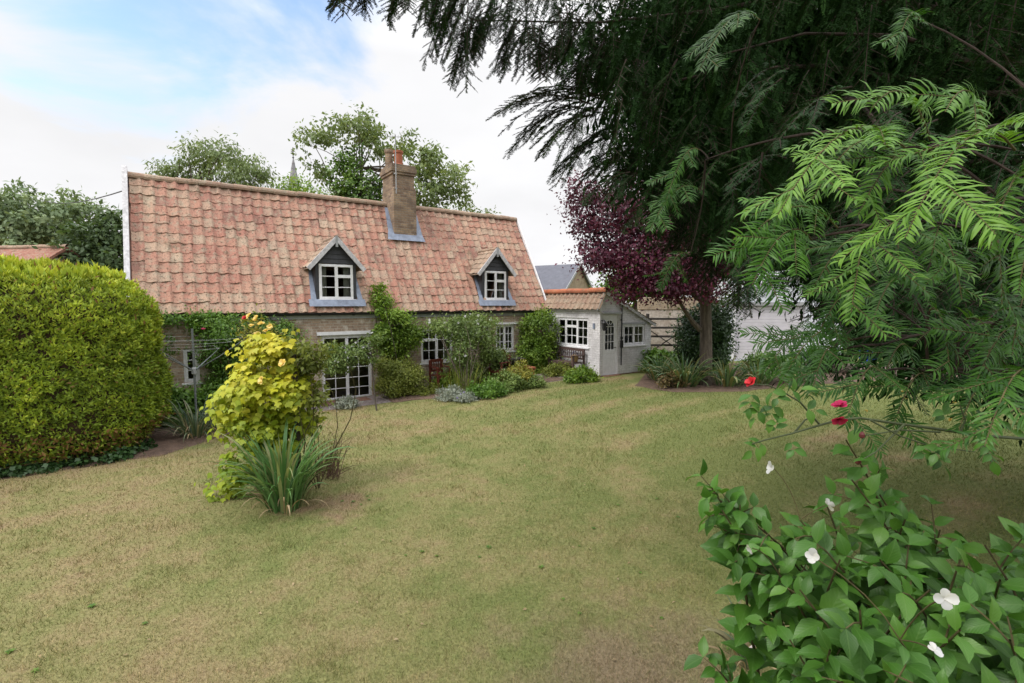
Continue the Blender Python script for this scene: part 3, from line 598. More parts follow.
sl2.add([(rx, -.08, rz_-.03), (rx, Dp, rz_-.03), (AW+.1, Dp, ezr-.07), (AW+.1, -.08, ezr-.07)], [(0, 3, 2, 1)], .1)
sl2.build('lean_to_roof', M['oldtile'], ar)
r = MB(); ridge_tiles(r, (rx, Dp+.1, rz_+.0), (rx, -.12, rz_+.0), .11, 12); r.build('ridge', M['ridgeorange'], ar)
b = MB(); b.beam((rx-.04, -.06, rz_-.02), (AW+.16, -.06, ezr-.07), .03, .10); b.build('bargeboard', M['oldwhite'], ann, bevel=.004)
b = MB(); b.beam((-.16, -.06, ezl-.1), (rx+.02, -.06, rz_-.01), .03, .09); b.build('bargeboard', M['fascia'], ann, bevel=.004)
MB().box(-.05, -.003, 0, Dp, ezl-.12, ezl-.02).build('fascia', M['oldwhite'], ann)
# glazed door with a round-headed light
dw, dh = dr[1]-dr[0], dr[3]-dr[2]; d = MB(); gl = MB(); fr = .06
d.box(0, fr, 0, .07, 0, dh).box(dw-fr, dw, 0, .07, 0, dh).box(fr, dw-fr, 0, .07, dh-.05, dh)
x0, x1 = fr, dw-fr; gx0, gx1 = x0+.075, x1-.075; gz0 = .80; cxm = (gx0+gx1)/2; rad = (gx1-gx0)/2; gz1 = dh-.17-rad
d.box(x0, gx0, .012, .05, 0, dh-.05).box(gx1, x1, .012, .05, 0, dh-.05).box(gx0, gx1, .012, .05, 0, .12).box(gx0, gx1, .012, .05, .68, gz0)
d.box(gx0, gx1, .022, .045, .12, .68)
for k in range(1, 5): xx = gx0+(gx1-gx0)*k/5; d.box(xx-.006, xx+.006, .014, .024, .12, .68)
na = 14
for k in range(na):
    a0, a1 = math.pi*k/na, math.pi*(k+1)/na; p0 = (cxm+rad*math.cos(a0), gz1+rad*math.sin(a0)); p1 = (cxm+rad*math.cos(a1), gz1+rad*math.sin(a1)); zt_ = dh-.05
    d.prism([p1, p0, (p0[0], zt_), (p1[0], zt_)], .012, .05)
for k in (1, 2): xx = gx0+(gx1-gx0)*k/3; d.box(xx-.010, xx+.010, .016, .044, gz0, gz1+.02)
for k in range(1, 4): zz = gz0+(gz1-gz0)*k/3; d.box(gx0, gx1, .018, .042, zz-.010, zz+.010)
for a_ in (45, 90, 135): d.beam((cxm+.05*math.cos(R(a_)), .03, gz1+.05*math.sin(R(a_))), (cxm+rad*math.cos(R(a_)), .03, gz1+rad*math.sin(R(a_))), .024, .016, (0, 1, 0))
do = d.build('door', M['white'], ann, loc=(dr[0], .03, dr[2]), bevel=.003)
gl.add([(gx0, .032, gz0), (gx1, .032, gz0), (gx1, .032, gz1+rad), (gx0, .032, gz1+rad)], [(0, 1, 2, 3)]); gl.build('pane', M['glass'], do)
MB().tube([(x1-.04, .01, .86), (x1-.04, -.05, .86), (x1-.14, -.05, .86)], .010).build('handle', M['blackmetal'], do)
MB().box(dr[0]-.08, dr[1]+.08, -.10, -.003, dr[3]+.04, dr[3]+.10).build('door_hood', M['fascia'], ann, bevel=.004)
MB().box(dr[0]-.03, dr[1]+.05, -.14, -.016, -.10, .06).build('doorstep', M['step'], ann, bevel=.01)
window(ann, (wn[0], .03, wn[2]), 0, wn[1]-wn[0], wn[3]-wn[2], [(.02, .5, .03, .97, 2, 2), (.5, .98, .03, .97, 2, 2)], frame=.05)
MB().box(wn[0]-.08, wn[1]+.08, -.03, -.003, wn[3]+.005, wn[3]+.065).build('lintel', M['fascia'], ann)
window(ann, (.03, lwn[1], lwn[2]), -math.pi/2, lwn[1]-lwn[0], lwn[3]-lwn[2], [(.02, .27, .03, .97, 1, 3), (.27, .64, .70, .97, 2, 1), (.27, .64, .03, .70, 2, 2), (.64, .98, .03, .97, 2, 3)], frame=.05)
pp = MB(); pp.tube([(.93, -.05, 2.32), (.93, -.04, 2.2), (.93, -.04, .35)], .02).box(.89, .98, -.075, -.02, .92, 1.16).box(.90, .97, -.07, -.02, 1.2, 1.28).box(.91, .95, -.03, -.002, 1.8, 1.84); pp.build('cable_pipe', M['blackmetal'], ann)
# wall lantern
lm = MB(); lm.box(.045, .075, -.10, -.002, 1.80, 1.83).lathe((.06, -.12, 1.50), [(.02, 0), (.05, .02), (.065, .22), (.09, .24), (.03, .32), (.01, .35)], 8); lm.build('wall_lantern', M['blackmetal'], ann)
MB().box(-.03, -.003, .22, .30, 1.55, 1.72).build('wall_plaque', M['lead'], ann)

# ------------------------------------------------------------------ bench, chairs, table, pots
def part_box(name, parent, m, boxes, bevel=.006):
    b_ = MB()
    for q_ in boxes: b_.box(*q_)
    return b_.build(name, m, parent, bevel=bevel)
def slat_seat(root, w_, d_, sh, bh, m, arms=True, nsl=11):
    """bench or chair: x across, y back; front at y=0"""
    part_box('seat', root, m, [(0.03, w_-.03, .03+k*(d_-.06)/4, .03+k*(d_-.06)/4+.075, sh-.025, sh) for k in range(4)]+[(0.02, w_-.02, .02, .05, sh-.09, sh-.027)])
    part_box('backrest', root, m, [(.06, w_-.06, d_-.05, d_-.015, bh-.09, bh), (.06, w_-.06, d_-.05, d_-.015, sh+.08, sh+.14)]+[(.08+k*(w_-.16-.035)/(nsl-1), .115+k*(w_-.16-.035)/(nsl-1), d_-.042, d_-.022, sh+.14, bh-.09) for k in range(nsl)])
    for x in (0, w_-.06):
        part_box('leg', root, m, [(x, x+.06, 0, .06, 0, sh+(.22 if arms else -.03))]); part_box('leg', root, m, [(x, x+.06, d_-.06, d_-.005, 0, bh-.02)])
        if arms: part_box('armrest', root, m, [(x-.01, x+.07, -.03, d_-.06, sh+.222, sh+.25)])
p_ = W(11.20, -.86); p_[2] = gz(p_[0], p_[1])+.01
be = empty('garden_bench', p_, 'dark brown slatted garden bench against the white outbuilding under its side window', 'bench', rz=TH-math.pi/2)
slat_seat(be, 1.28, .52, .42, .86, M['benchwood'])
bx = W(11.45, -1.93, 0); bx[2] = gz(bx[0], bx[1])+.445
tb = empty('small_basket', bx, 'small tan basket left on the right end of the brown bench', 'basket', rz=TH)
MB().lathe((0, 0, 0), [(.0, .003), (.10, .003), (.13, .20), (.14, .21), (.12, .2), (.095, .02)], 16).build('basket', plain('tan wicker', (.30, .20, .075), .8, .4, 30), tb)
MB().tube([(.13*math.cos(a_), 0, .2+.13*math.sin(a_)) for a_ in np.linspace(0, math.pi, 10)], .009, 6).build('handle', plain('blue rope', (.04, .05, .13), .8), tb)
def chair(s_, n_, yaw, label):
    p_ = Wg(s_, n_); p_[2] += .01
    c_ = empty('garden_chair', p_, label, 'chair', 'red stained wooden garden chairs on the terrace', TH+yaw)
    slat_seat(c_, .5, .48, .40, .86, M['redwood'], True, 5)
chair(7.15, -.75, 0.15, 'red stained slatted garden chair under the middle window, back to the wall')
chair(8.75, -1.0, -1.2, 'red stained garden chair beside the dark table, half hidden by roses')
chair(9.55, -.65, .2, 'red stained garden chair behind the dark table, nearest the red planter')
p_ = Wg(8.95, -1.35); tbl = empty('garden_table', p_, 'dark slatted garden table standing among the roses before the terrace', 'table', rz=TH)
part_box('table_top', tbl, M['blackwood'], [(0, 1.0, .03+k*.095, .03+k*.095+.085, .68, .71) for k in range(7)])
for x in (.05, .89):
    for y in (.06, .6): part_box('leg', tbl, M['blackwood'], [(x, x+.06, y, y+.06, 0, .678)])
p_ = gp(519, 382)+(.05, .12, 0); pl = empty('square_planter', p_, 'square terracotta red planter on the terrace between the bench and the dark table', 'planter', rz=TH)
q1, q2, q3 = .55, .42, .36
part_box('box', pl, M['pot'], [(0, q1, 0, .03, 0, q3), (0, q1, q2-.03, q2, 0, q3), (0, .03, .032, q2-.032, 0, q3), (q1-.03, q1, .032, q2-.032, 0, q3), (-.03, q1+.03, -.03, .028, q3+.002, q3+.05), (-.03, q1+.03, q2-.028, q2+.03, q3+.002, q3+.05), (-.03, .028, .03, q2-.03, q3+.002, q3+.05), (q1-.028, q1+.03, .03, q2-.03, q3+.002, q3+.05)])
part_box('compost', pl, M['soil'], [(.032, q1-.032, .032, q2-.032, .05, q3-.04)], 0)

# ------------------------------------------------------------------ vegetation
F = {}
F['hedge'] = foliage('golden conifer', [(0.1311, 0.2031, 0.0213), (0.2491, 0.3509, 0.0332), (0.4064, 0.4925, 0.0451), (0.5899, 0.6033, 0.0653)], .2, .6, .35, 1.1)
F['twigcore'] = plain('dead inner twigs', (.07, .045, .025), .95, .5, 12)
F['dead'] = foliage('dead conifer sprays', [(.16, .085, .03), (.24, .13, .05)], .2, .7)
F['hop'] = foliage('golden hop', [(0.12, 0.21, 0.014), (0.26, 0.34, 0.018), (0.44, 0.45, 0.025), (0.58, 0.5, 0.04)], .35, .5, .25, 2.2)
F['green'] = foliage('mid green leaves', [(0.0569, 0.1276, 0.02), (0.0975, 0.2026, 0.0275), (0.1625, 0.27, 0.0438)], .3, .45)
F['bright'] = foliage('bright green leaves', [(0.0975, 0.1869, 0.0234), (0.1706, 0.284, 0.0364), (0.2762, 0.3737, 0.0585)], .35, .45)
F['dark'] = foliage('dark green leaves', [(0.0207, 0.0517, 0.0161), (0.0345, 0.0805, 0.023), (0.0575, 0.115, 0.0345)], .2, .4)
F['rosegreen'] = foliage('pale rose leaves', [(0.0929, 0.156, 0.041), (0.1605, 0.234, 0.0643), (0.2366, 0.312, 0.0936)], .3, .45)
F['olive'] = foliage('olive green leaves', [(0.1219, 0.1641, 0.0275), (0.195, 0.2344, 0.0413), (0.2762, 0.2891, 0.0688)], .3, .5)
F['silver'] = foliage('silver grey leaves', [(0.2185, 0.253, 0.22), (0.322, 0.3565, 0.319), (0.414, 0.437, 0.407)], .2, .7)
F['lime'] = foliage('yellow green leaves', [(.16, .19, .025), (.26, .26, .04), (.33, .28, .06)], .3, .5)
F['fartree'] = foliage('far tree leaves', [(0.0455, 0.0845, 0.0325), (0.0715, 0.1235, 0.0455), (0.117, 0.1755, 0.065)], .3, .6, .3, .25)
F['airy'] = foliage('airy tree leaves', [(0.1185, 0.1732, 0.0729), (0.1732, 0.2369, 0.1003), (0.2552, 0.3189, 0.1368)], .35, .6, .3, .25)  # leaf colour lightened to stand for distance haze
F['hazy'] = foliage('hazy tree leaves', [(0.116, 0.1776, 0.0922), (0.174, 0.246, 0.1267), (0.2465, 0.3143, 0.1613)], .25, .6, .3, .2)  # pale leaf colour carries the haze of distance
F['ivy'] = foliage('ivy leaves', [(0.042, 0.098, 0.0168), (0.084, 0.168, 0.0252), (0.168, 0.266, 0.0392)], .2, .4, .3, .5)
F['plum'] = foliage('purple plum leaves', [(0.04, 0.01, 0.024), (0.075, 0.017, 0.04), (0.14, 0.028, 0.066), (0.09, 0.035, 0.045)], .3, .4, .35, .8)
F['sprout'] = foliage('green shoots', [(.07, .14, .03), (.11, .20, .04)], .35, .5)
F['yew'] = foliage('yew needles', [(0.0075, 0.0203, 0.0056), (0.0135, 0.0362, 0.0098), (0.027, 0.0667, 0.0154)], .08, .8, .3, .9, spec=.04)  # the tree's inner darkness is put into this colour
F['yewlit'] = foliage('lit yew needles', [(0.022, 0.075, 0.009), (0.055, 0.15, 0.016), (0.13, 0.265, 0.032)], .3, .42, .25, 1.6, spec=.25)  # lit copy of the yew needles, brightness put into the colour
F['yewmid'] = foliage('dim yew needles', [(0.0067, 0.025, 0.006), (0.0135, 0.0429, 0.0097), (0.027, 0.0741, 0.0165)], .15, .6, .3, 1.2, spec=.1)  # half shaded copy of the yew needles, shade put into the colour
F['mock'] = foliage('mock orange leaves', [(0.04, 0.112, 0.016), (0.058, 0.16, 0.021), (0.1, 0.22, 0.032)], .3, .42, .3, 3.)
t = F['mock'].node_tree; p = next(n_ for n_ in t.nodes if n_.type == 'BSDF_PRINCIPLED'); lk = p.inputs['Base Color'].links[0]; src = lk.from_socket
aa = nn(t, 'Attribute', attribute_name='across'); al = nn(t, 'Attribute', attribute_name='along')
mi = mrange(t, aa.outputs['Fac'], .012, .035, 1, 0)
sv = nn(t, 'Math', operation='MULTIPLY_ADD'); t.links.new(aa.outputs['Fac'], sv.inputs[0]); sv.inputs[1].default_value = -.95; t.links.new(al.outputs['Fac'], sv.inputs[2])
s4 = nn(t, 'Math', operation='MULTIPLY'); t.links.new(sv.outputs[0], s4.inputs[0]); s4.inputs[1].default_value = 44.
s5 = nn(t, 'Math', operation='SINE'); t.links.new(s4.outputs[0], s5.inputs[0]); vs = mrange(t, s5.outputs[0], .75, 1., 0, 1)
c = mixc(t, .0, src, (.13, .24, .06)); mx_ = c.node; vf = nn(t, 'Math', operation='MAXIMUM'); t.links.new(mi, vf.inputs[0]); v2 = nn(t, 'Math', operation='MULTIPLY'); t.links.new(vs, v2.inputs[0]); v2.inputs[1].default_value = .35; t.links.new(v2.outputs[0], vf.inputs[1])
v3 = nn(t, 'Math', operation='MULTIPLY'); t.links.new(vf.outputs[0], v3.inputs[0]); v3.inputs[1].default_value = .32; t.links.new(v3.outputs[0], mx_.inputs['Factor']); t.links.new(c, p.inputs['Base Color'])
bump(t, p, s5.outputs[0], .10, .002)
F['strap'] = foliage('grey green strap leaves', [(0.07, 0.165, 0.05), (0.11, 0.235, 0.075), (0.165, 0.285, 0.11), (0.3, 0.3, 0.15)], .25, .45)
F['strapdull'] = foliage('dull strap leaves', [(.045, .085, .045), (.075, .12, .065), (.12, .155, .085), (.25, .22, .13)], .25, .5)
F['agap'] = foliage('lily leaves', [(0.048, 0.112, 0.0448), (0.08, 0.16, 0.064), (0.136, 0.216, 0.088), (0.272, 0.224, 0.096)], .25, .45)
F['straw'] = foliage('dead straw leaves', [(.28, .20, .11), (.36, .28, .18)], .25, .7)
F['bleach'] = plain('bleached dead leaf', (.52, .46, .44), .7, .2, 20)
F['wpetal'] = foliage('white petals', [(0.48, 0.49, 0.53), (0.6, 0.6, 0.61)], .35, .6, .12)
F['ypetal'] = foliage('yellow petals', [(.75, .55, .10), (.80, .66, .28)], .3, .6, .1)
F['ppetal'] = foliage('magenta petals', [(0.34, 0.01, 0.07), (0.46, 0.02, 0.11)], .3, .5, .1)
F['rpetal'] = foliage('red petals', [(.48, .012, .025), (.60, .03, .04)], .3, .5, .1)
F['bpetal'] = foliage('violet blue petals', [(.20, .15, .42), (.28, .2, .5)], .3, .6, .1)
F['stamen'] = plain('yellow stamens', (.55, .38, .08), .7, .2, 40)

def stems(name, base, tips, r0, parent, m, n=6, bow=.10, sag=.06, r1=.25):
    b_ = MB()
    for t_ in tips: b_.tube(bez(base+np.array([rng.normal(0, r0*2), rng.normal(0, r0*2), -.03]), t_, sag, bow, n), np.linspace(r0, r0*r1, n), 6, cap=False)
    return b_.build(name, m, parent, world=True)
LFK = 1.35
def shrub(name, label, cat, base, lobes, n, clumps, cs, lf, m, nst=6, r0=.012, tm=T_LEAF, group=None, asp=.5, down=.3, bark_='twig', inner=.45, gap=-.35, flowers=None, stem_name='stem', ph=0., leafname='foliage'):
    base = np.array(base, float); e = empty(name, base, label, cat, group)
    P, X, Nn, rnd, cc = mass(lobes, int(n*1.7), clumps, cs, inner, gap, ph, down)
    zg = gz(P[:, 0], P[:, 1]); P[:, 2] = np.maximum(P[:, 2], zg+.02+.06*rng.random(len(P)))
    L_ = LFK*lf*(.65+.7*rng.random(len(P)))
    leaves(leafname, m, e, tm, P, X, Nn, L_, L_*asp, rnd)
    if nst: stems(stem_name, base, cc[rng.permutation(len(cc))[:nst]], r0, e, M[bark_])
    if flowers:
        for fname, fm, k, sz, zmin in flowers:
            top = cc[np.argsort(-(cc[:, 2]-.6*cc[:, 1]+.5*rng.random(len(cc))))][:max(3, len(cc)//2)]
            for i_ in range(k):
                c_ = top[rng.integers(len(top))]+rng.normal(0, cs*.7, 3)+np.array([0, -.06, .04]); blossom(fname, c_, sz*(.7+.6*rng.random()), fm, e)
    return e, cc
def blossom(name, c_, r_, m, parent, face=(-.1, -.8, .6), k=6, cup=.35, layers=1):
    f_ = unit(np.array(face, float)+rng.normal(0, .25, 3)); a = unit(np.cross(f_, (0, .2, 1))); b_ = np.cross(f_, a); Ps, Xs, Ns, Ls = [], [], [], []
    for l in range(layers):
        for i_ in range(k):
            t_ = 2*math.pi*(i_+.5*l)/k; d = math.cos(t_)*a+math.sin(t_)*b_; cu = cup+.5*l
            Ps.append(c_+f_*.002*l); Xs.append(d+f_*cu); Ns.append(f_-d*cu); Ls.append(r_*(1-.22*l)*rng.uniform(.85, 1.15))
    Xs = np.array(Xs)+rng.normal(0, .16, (len(Xs), 3))
    return leaves(name, m, parent, T_PET, np.array(Ps), np.array(Xs), np.array(Ns), np.array(Ls), np.array(Ls)*(.92 if k <= 4 else .9), smooth=True)

# ---- conifer hedge on the left: a clipped rounded block
hc = W(-2.15, -1.85); hc[2] = 0
he = empty('conifer_hedge', hc, 'big clipped golden green conifer hedge, rounded block left of the cottage', 'hedge')
HR = np.array([2.58, 1.25, 3.36])
def hedge_pt(d, k=1.):
    # superellipsoid in the cottage's directions
    pw = 4.2; q_ = np.abs(d[:, 0]/1)**pw+np.abs(d[:, 1])**pw+np.abs(np.maximum(d[:, 2], 0))**3.4+np.abs(np.minimum(d[:, 2], 0))**6
    r_ = q_**(-1/4.); e_ = d*r_[:, None]; e_[:, 2] = np.where(e_[:, 2] > 0, e_[:, 2], e_[:, 2])
    z_ = (e_[:, 2]*.5+.5)*HR[2]; bul = 1+.06*wob(d, 3.2, 1.)-.10*np.clip(.55-z_, 0, 1)
    return hc+U*(e_[:, 0]*HR[0]*bul*k)[:, None]+V*(e_[:, 1]*HR[1]*bul*k)[:, None]+np.array([0, 0, 1.])*(z_*(k if k < 1 else 1)*(1+.02*wob(d, 6, 2)))[:, None]
nH = 230000
d = rdir(nH); d = d[(d[:, 1] < .75)]; P = hedge_pt(d)
out_ = unit(U*np.sign(d[:, 0:1])*np.abs(d[:, 0:1])**2.2*.8+V*np.sign(d[:, 1:2])*np.abs(d[:, 1:2])**1.6+np.array([0, 0, 1.])*np.clip(d[:, 2:3], -.2, 1)**1.)
tuft = vn(P, 3.1)*.45+vn(P, 7.3)*.75+vn(P, 14.)*.5
P = P+out_*(tuft*.11+rng.normal(0, .03, len(P)))[:, None]-out_*(.06*rng.random(len(P))**2)[:, None]
keep = (P[:, 2] > .05+.10*rng.random(len(P))) & ~((tuft < -.5) & (rng.random(len(P)) < .6)); P, d, out_, tuft = P[keep], d[keep], out_[keep], tuft[keep]
X = unit(out_*.45+rdir(len(P))*.7+np.array([0, 0, .5])); Nn = unit(out_*1.3+rdir(len(P))*.55+np.array([0, 0, .25])); L_ = .04+.055*rng.random(len(P)); L_ *= 1+1.3*(P[:, 2] > 3.15)*rng.random(len(P))**2; X = unit(X+np.array([0, 0, .7])*(P[:, 2:3] > 3.15))
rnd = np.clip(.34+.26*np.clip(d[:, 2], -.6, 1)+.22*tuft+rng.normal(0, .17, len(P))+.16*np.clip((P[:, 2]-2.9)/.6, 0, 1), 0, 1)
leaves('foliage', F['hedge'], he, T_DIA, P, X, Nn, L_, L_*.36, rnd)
dd = rng.random(len(P)) < .012; dd |= (P[:, 2] < .55) & (rng.random(len(P)) < .25); leaves('dead_sprays', F['dead'], he, T_DIA, P[dd]+out_[dd]*.03, X[dd], Nn[dd], L_[dd]*1.1, L_[dd]*.45)
d = rdir(1); 
iu, iv = np.meshgrid(np.linspace(0, 2*math.pi, 49), np.linspace(-math.pi/2, math.pi/2, 25), indexing='ij')
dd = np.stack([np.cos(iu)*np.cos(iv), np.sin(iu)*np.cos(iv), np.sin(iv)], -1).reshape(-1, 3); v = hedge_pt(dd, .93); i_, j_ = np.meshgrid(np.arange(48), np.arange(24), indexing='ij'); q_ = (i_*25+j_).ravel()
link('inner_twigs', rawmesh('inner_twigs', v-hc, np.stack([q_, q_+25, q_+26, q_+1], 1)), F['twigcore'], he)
# ivy growing along its foot
iv_ = []
for s_ in np.linspace(-3.6, .2, 26): iv_.append((Wg(s_, -3.08-.14*rng.random()+max(0, s_+.2)*1.4)+np.array([0, 0, .04]), (.15, .11, .08)))
e, _ = shrub('ground_ivy', 'low dark green ivy trailing along the foot of the conifer hedge', 'ivy', iv_[12][0], iv_, 1300, 90, .07, .05, F['dark'], 3, .006, T_LOBE, asp=.9, inner=.2)

# ---- golden hop on its post, with the iris clump at its foot
hb = gp(283, 506)
hb = hb+np.array([-.02, .42, 0]); hop = empty('golden_hop', hb, 'golden yellow hop smothering a post in the middle of the lawn', 'climber')
def rel(px, py, dy=0.): return at(px, py, hb[1]+dy)
pxm = FPX/hb[1]
lob = [(rel(268, 362, .1), (.30, .3, .26)), (rel(250, 386, .0), (.36, .34, .26)), (rel(236, 402, .0), (.22, .26, .20)), (rel(284, 398, .1), (.24, .34, .32)), (rel(280, 425, .1), (.34, .32, .30)), (rel(254, 428, .0), (.24, .26, .28)), (rel(276, 348, .15), (.2, .22, .14)), (rel(262, 448, .0), (.28, .2, .22)), (rel(296, 380, .15), (.10, .2, .22)), (rel(240, 458, .0), (.16, .2, .2)), (rel(222, 392, 0), (.12, .1, .08)), (rel(245, 348, .1), (.10, .1, .12)), (rel(258, 342, .1), (.10, .1, .14)), (rel(226, 432, 0), (.08, .1, .12))]
P, X, Nn, rnd, cc = mass(lob, 3900, 250, .075, .45, -.15, .3, .35); P2, X2, Nn2, rnd2, _ = mass([(rel(238, 470, -.1), (.20, .25, .26)), (rel(222, 488, -.15), (.24, .2, .14))], 210, 60, .05, .1, -.3, .3, .35)
P, X, Nn, rnd = (np.concatenate(q_) for q_ in ((P, P2), (X, X2), (Nn, Nn2), (rnd, rnd2)))
L_ = .092*(.55+.8*rng.random(len(P))); X = unit(X*.6+np.array([0, -.4, -.55])); Nn = unit(Nn*.6+np.array([-.1, -.7, .8]))
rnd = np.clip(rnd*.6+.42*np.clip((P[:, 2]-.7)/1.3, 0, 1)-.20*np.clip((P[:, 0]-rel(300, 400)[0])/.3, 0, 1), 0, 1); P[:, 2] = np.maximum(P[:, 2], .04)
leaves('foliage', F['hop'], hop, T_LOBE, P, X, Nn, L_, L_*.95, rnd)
b_ = MB(); b_.tube([hb+(0, .12, -.1), hb+(0.02, .12, 1.2), hb+(0., .12, 2.0)], [.045, .04, .035], 8); b_.build('post', M['ivybark'], hop, world=True)
tips = [rel(x, y, .1) for x, y in ((255, 380), (285, 350), (310, 375), (300, 440), (318, 350), (325, 400), (240, 420), (330, 345))]; stems('stem', hb+(0.05, .1, 0), tips, .011, hop, M['twig'], bow=.12)
# dull green upper trails on the right of the hop: another climber on the same post
lob = [(rel(296, 346, .25), (.22, .2, .12)), (rel(308, 366, .25), (.16, .2, .22)), (rel(314, 405, .25), (.10, .16, .40)), (rel(322, 350, .3), (.06, .08, .10))]
shrub('climbing_rose', 'dull green rose trails growing through the right side of the golden hop', 'climber', hb+(.25, .22, 0), lob, 1100, 90, .07, .055, F['olive'], 6, .008, down=.4, gap=-.2)
# dry stalks on its right
e = empty('dead_stalks', gp(331, 476), 'tangle of dry brown stalks and small leaves right of the iris clump', 'dead plant')
b_ = MB()
for k in range(70):
    a_ = gp(318+rng.random()*22, 470+rng.random()*10); b_.tube(bez(a_, a_+np.array([rng.normal(.02, .16), rng.normal(0, .12), .18+.55*rng.random()]), .1, .1, 5), [.005, .005, .004, .003, .002], 4, cap=False)
b_.build('stalks', plain('dry stalks', (.17, .105, .075), .9, .4, 20), e, world=True)
P = gp(327, 472)+np.c_[rng.normal(0, .14, 420), rng.normal(0, .12, 420), .03+np.abs(rng.normal(0, .24, 420))]; leaves('foliage', F['olive'], e, T_LEAF, P, rdir(420), rdir(420)+(0, -.3, .8), .045, .02)

def straps(name, m, parent, base, spread, n, Lm, wm, e0=(60, 88), bend=(40, 130), seg=8, az=None, flat=.35, tipw=.1):
    """arching strap leaves: each starts at the base and bends over"""
    az_ = rng.random(n)*2*math.pi if az is None else az[0]+rng.normal(0, az[1], n); el = R(1)*(e0[0]+(e0[1]-e0[0])*rng.random(n)); bn = R(1)*(bend[0]+(bend[1]-bend[0])*rng.random(n)**1.5)
    Lh = Lm*(.55+.55*rng.random(n)); Wd = wm*(.7+.5*rng.random(n)); bp = np.array(base)+np.c_[np.cos(az_), np.sin(az_), np.zeros(n)]*(spread*rng.random(n)**.7)[:, None]
    v = np.zeros((n, (seg+1)*2, 3)); pos = bp.copy(); h = np.c_[np.cos(az_), np.sin(az_), np.zeros(n)]; sd_ = np.c_[-np.sin(az_), np.cos(az_), np.zeros(n)]; tw = rng.normal(0, .5, n)
    for k in range(seg+1):
        t_ = k/seg; wk = Wd*(.55+.9*t_ if t_ < .4 else .91)*(1 if t_ < .5 else max(tipw, 1-((t_-.5)/.5)**2)); a_ = el-bn*t_**1.8
        nrm_ = h*-np.sin(a_)[:, None]+np.array([0, 0, 1])*np.cos(a_)[:, None]; s2_ = sd_*np.cos(tw*t_)[:, None]+nrm_*np.sin(tw*t_)[:, None]
        v[:, 2*k] = pos-s2_*wk[:, None]/2; v[:, 2*k+1] = pos+s2_*wk[:, None]/2
        pos = pos+(h*np.cos(a_)[:, None]+np.array([0, 0, 1])*np.sin(a_)[:, None])*(Lh/seg)[:, None]
    zg = gz(v[..., 0], v[..., 1])+.006; v[..., 2] = np.maximum(v[..., 2], zg)
    f = np.array([(2*k, 2*k+1, 2*k+3, 2*k+2) for k in range(seg)])[None]+(np.arange(n)*(seg+1)*2)[:, None, None]
    v = v.reshape(-1, 3)-(np.array(parent.location) if parent is not None else 0)
    return link(name, rawmesh(name, v, f.reshape(-1, 4), np.repeat(np.clip(rng.random(n), 0, 1), seg)), m, parent, smooth=True)
ib = gp(284, 508)
ir = empty('iris_clump', ib, 'clump of long arching grey green iris leaves at the foot of the golden hop', 'iris')
straps('leaves', F['strap'], ir, ib, .20, 140, 1.18, .042, (66, 90), (20, 125)); straps('outer_leaves', F['strap'], ir, ib, .24, 80, 1.0, .036, (60, 86), (60, 150))
straps('dead_leaves', F['straw'], ir, ib, .28, 26, .62, .026, (30, 75), (80, 170))

# ---- rotary drier beside the far end of the cottage
rp = gp(197, 428)
rd = empty('rotary_drier', rp, 'grey metal rotary clothes drier with open arms, in front of the small window', 'clothes drier')
zt_ = 1.42; MB().tube([(0, 0, 0), (0, 0, 2.18)], .022, 8).build('pole', M['greymetal'], rd); MB().lathe((0, 0, 1.18), [(.03, 0), (.05, .02), (.05, .14), (.03, .16)], 10).build('hub', M['fascia'], rd)
arms_ = []; ln = MB()
for k, a_ in enumerate((-8, 82, 172, 262)):
    tip = np.array([1.25*math.cos(R(a_)), 1.25*math.sin(R(a_)), 1.98]); arms_.append(tip); b_ = MB(); b_.tube([(0, 0, 1.26), tip*.5+np.array([0, 0, .60]), tip], [.011, .010, .009], 6); b_.build('arm', M['greymetal'], rd)
for q_ in (.5, .74, .98):
    for a_, c_ in zip(arms_, arms_[1:]+arms_[:1]):
        pa, pc = np.array([a_[0]*q_, a_[1]*q_, 1.26+.72*q_+.14*math.sin(q_*3)]), np.array([c_[0]*q_, c_[1]*q_, 1.26+.72*q_+.14*math.sin(q_*3)]); ln.tube(bez(pa, pc, -.015, 0, 5), .0022, 4, cap=False)
ln.build('line', M['fascia'], rd)

# ---- plants against the cottage
def LB(px, py, n_, r): s_, z_ = onn(px, py, n_); return (W(s_, n_, z_), r)
shrub('wall_climber', 'dense mid green climber up to the gutter right of the small window', 'climber', Wg(2.2, -.25), [LB(222, 330, -.35, (.55, .34, .40)), LB(240, 362, -.35, (.60, .34, .55)), LB(215, 352, -.3, (.22, .25, .5)), LB(222, 395, -.35, (.5, .35, .55)), LB(205, 322, -.2, (.3, .2, .2)), LB(260, 325, -.2, (.3, .22, .2)), LB(285, 335, -.2, (.3, .22, .3))], 9500, 260, .13, .055, F['green'], 8, .02, flowers=[('flower', F['ppetal'], 4, .05, 0)])
shrub('eaves_climber', 'thin leafy trail creeping under the eaves at the hedge end of the cottage', 'climber', Wg(.35, -.15), [LB(165, 318, -.15, (.35, .12, .12)), LB(200, 318, -.15, (.35, .12, .10)), LB(168, 345, -.15, (.08, .1, .3))], 900, 60, .08, .05, F['green'], 4, .01)
shrub('green_bush', 'leafy green bush under the small window beside the hedge', 'shrub', Wg(.9, -.55), [LB(178, 403, -.55, (.30, .35, .34)), LB(196, 410, -.5, (.38, .35, .30)), LB(168, 408, -.6, (.3, .3, .4))], 4200, 130, .10, .07, F['green'], 7, .01)
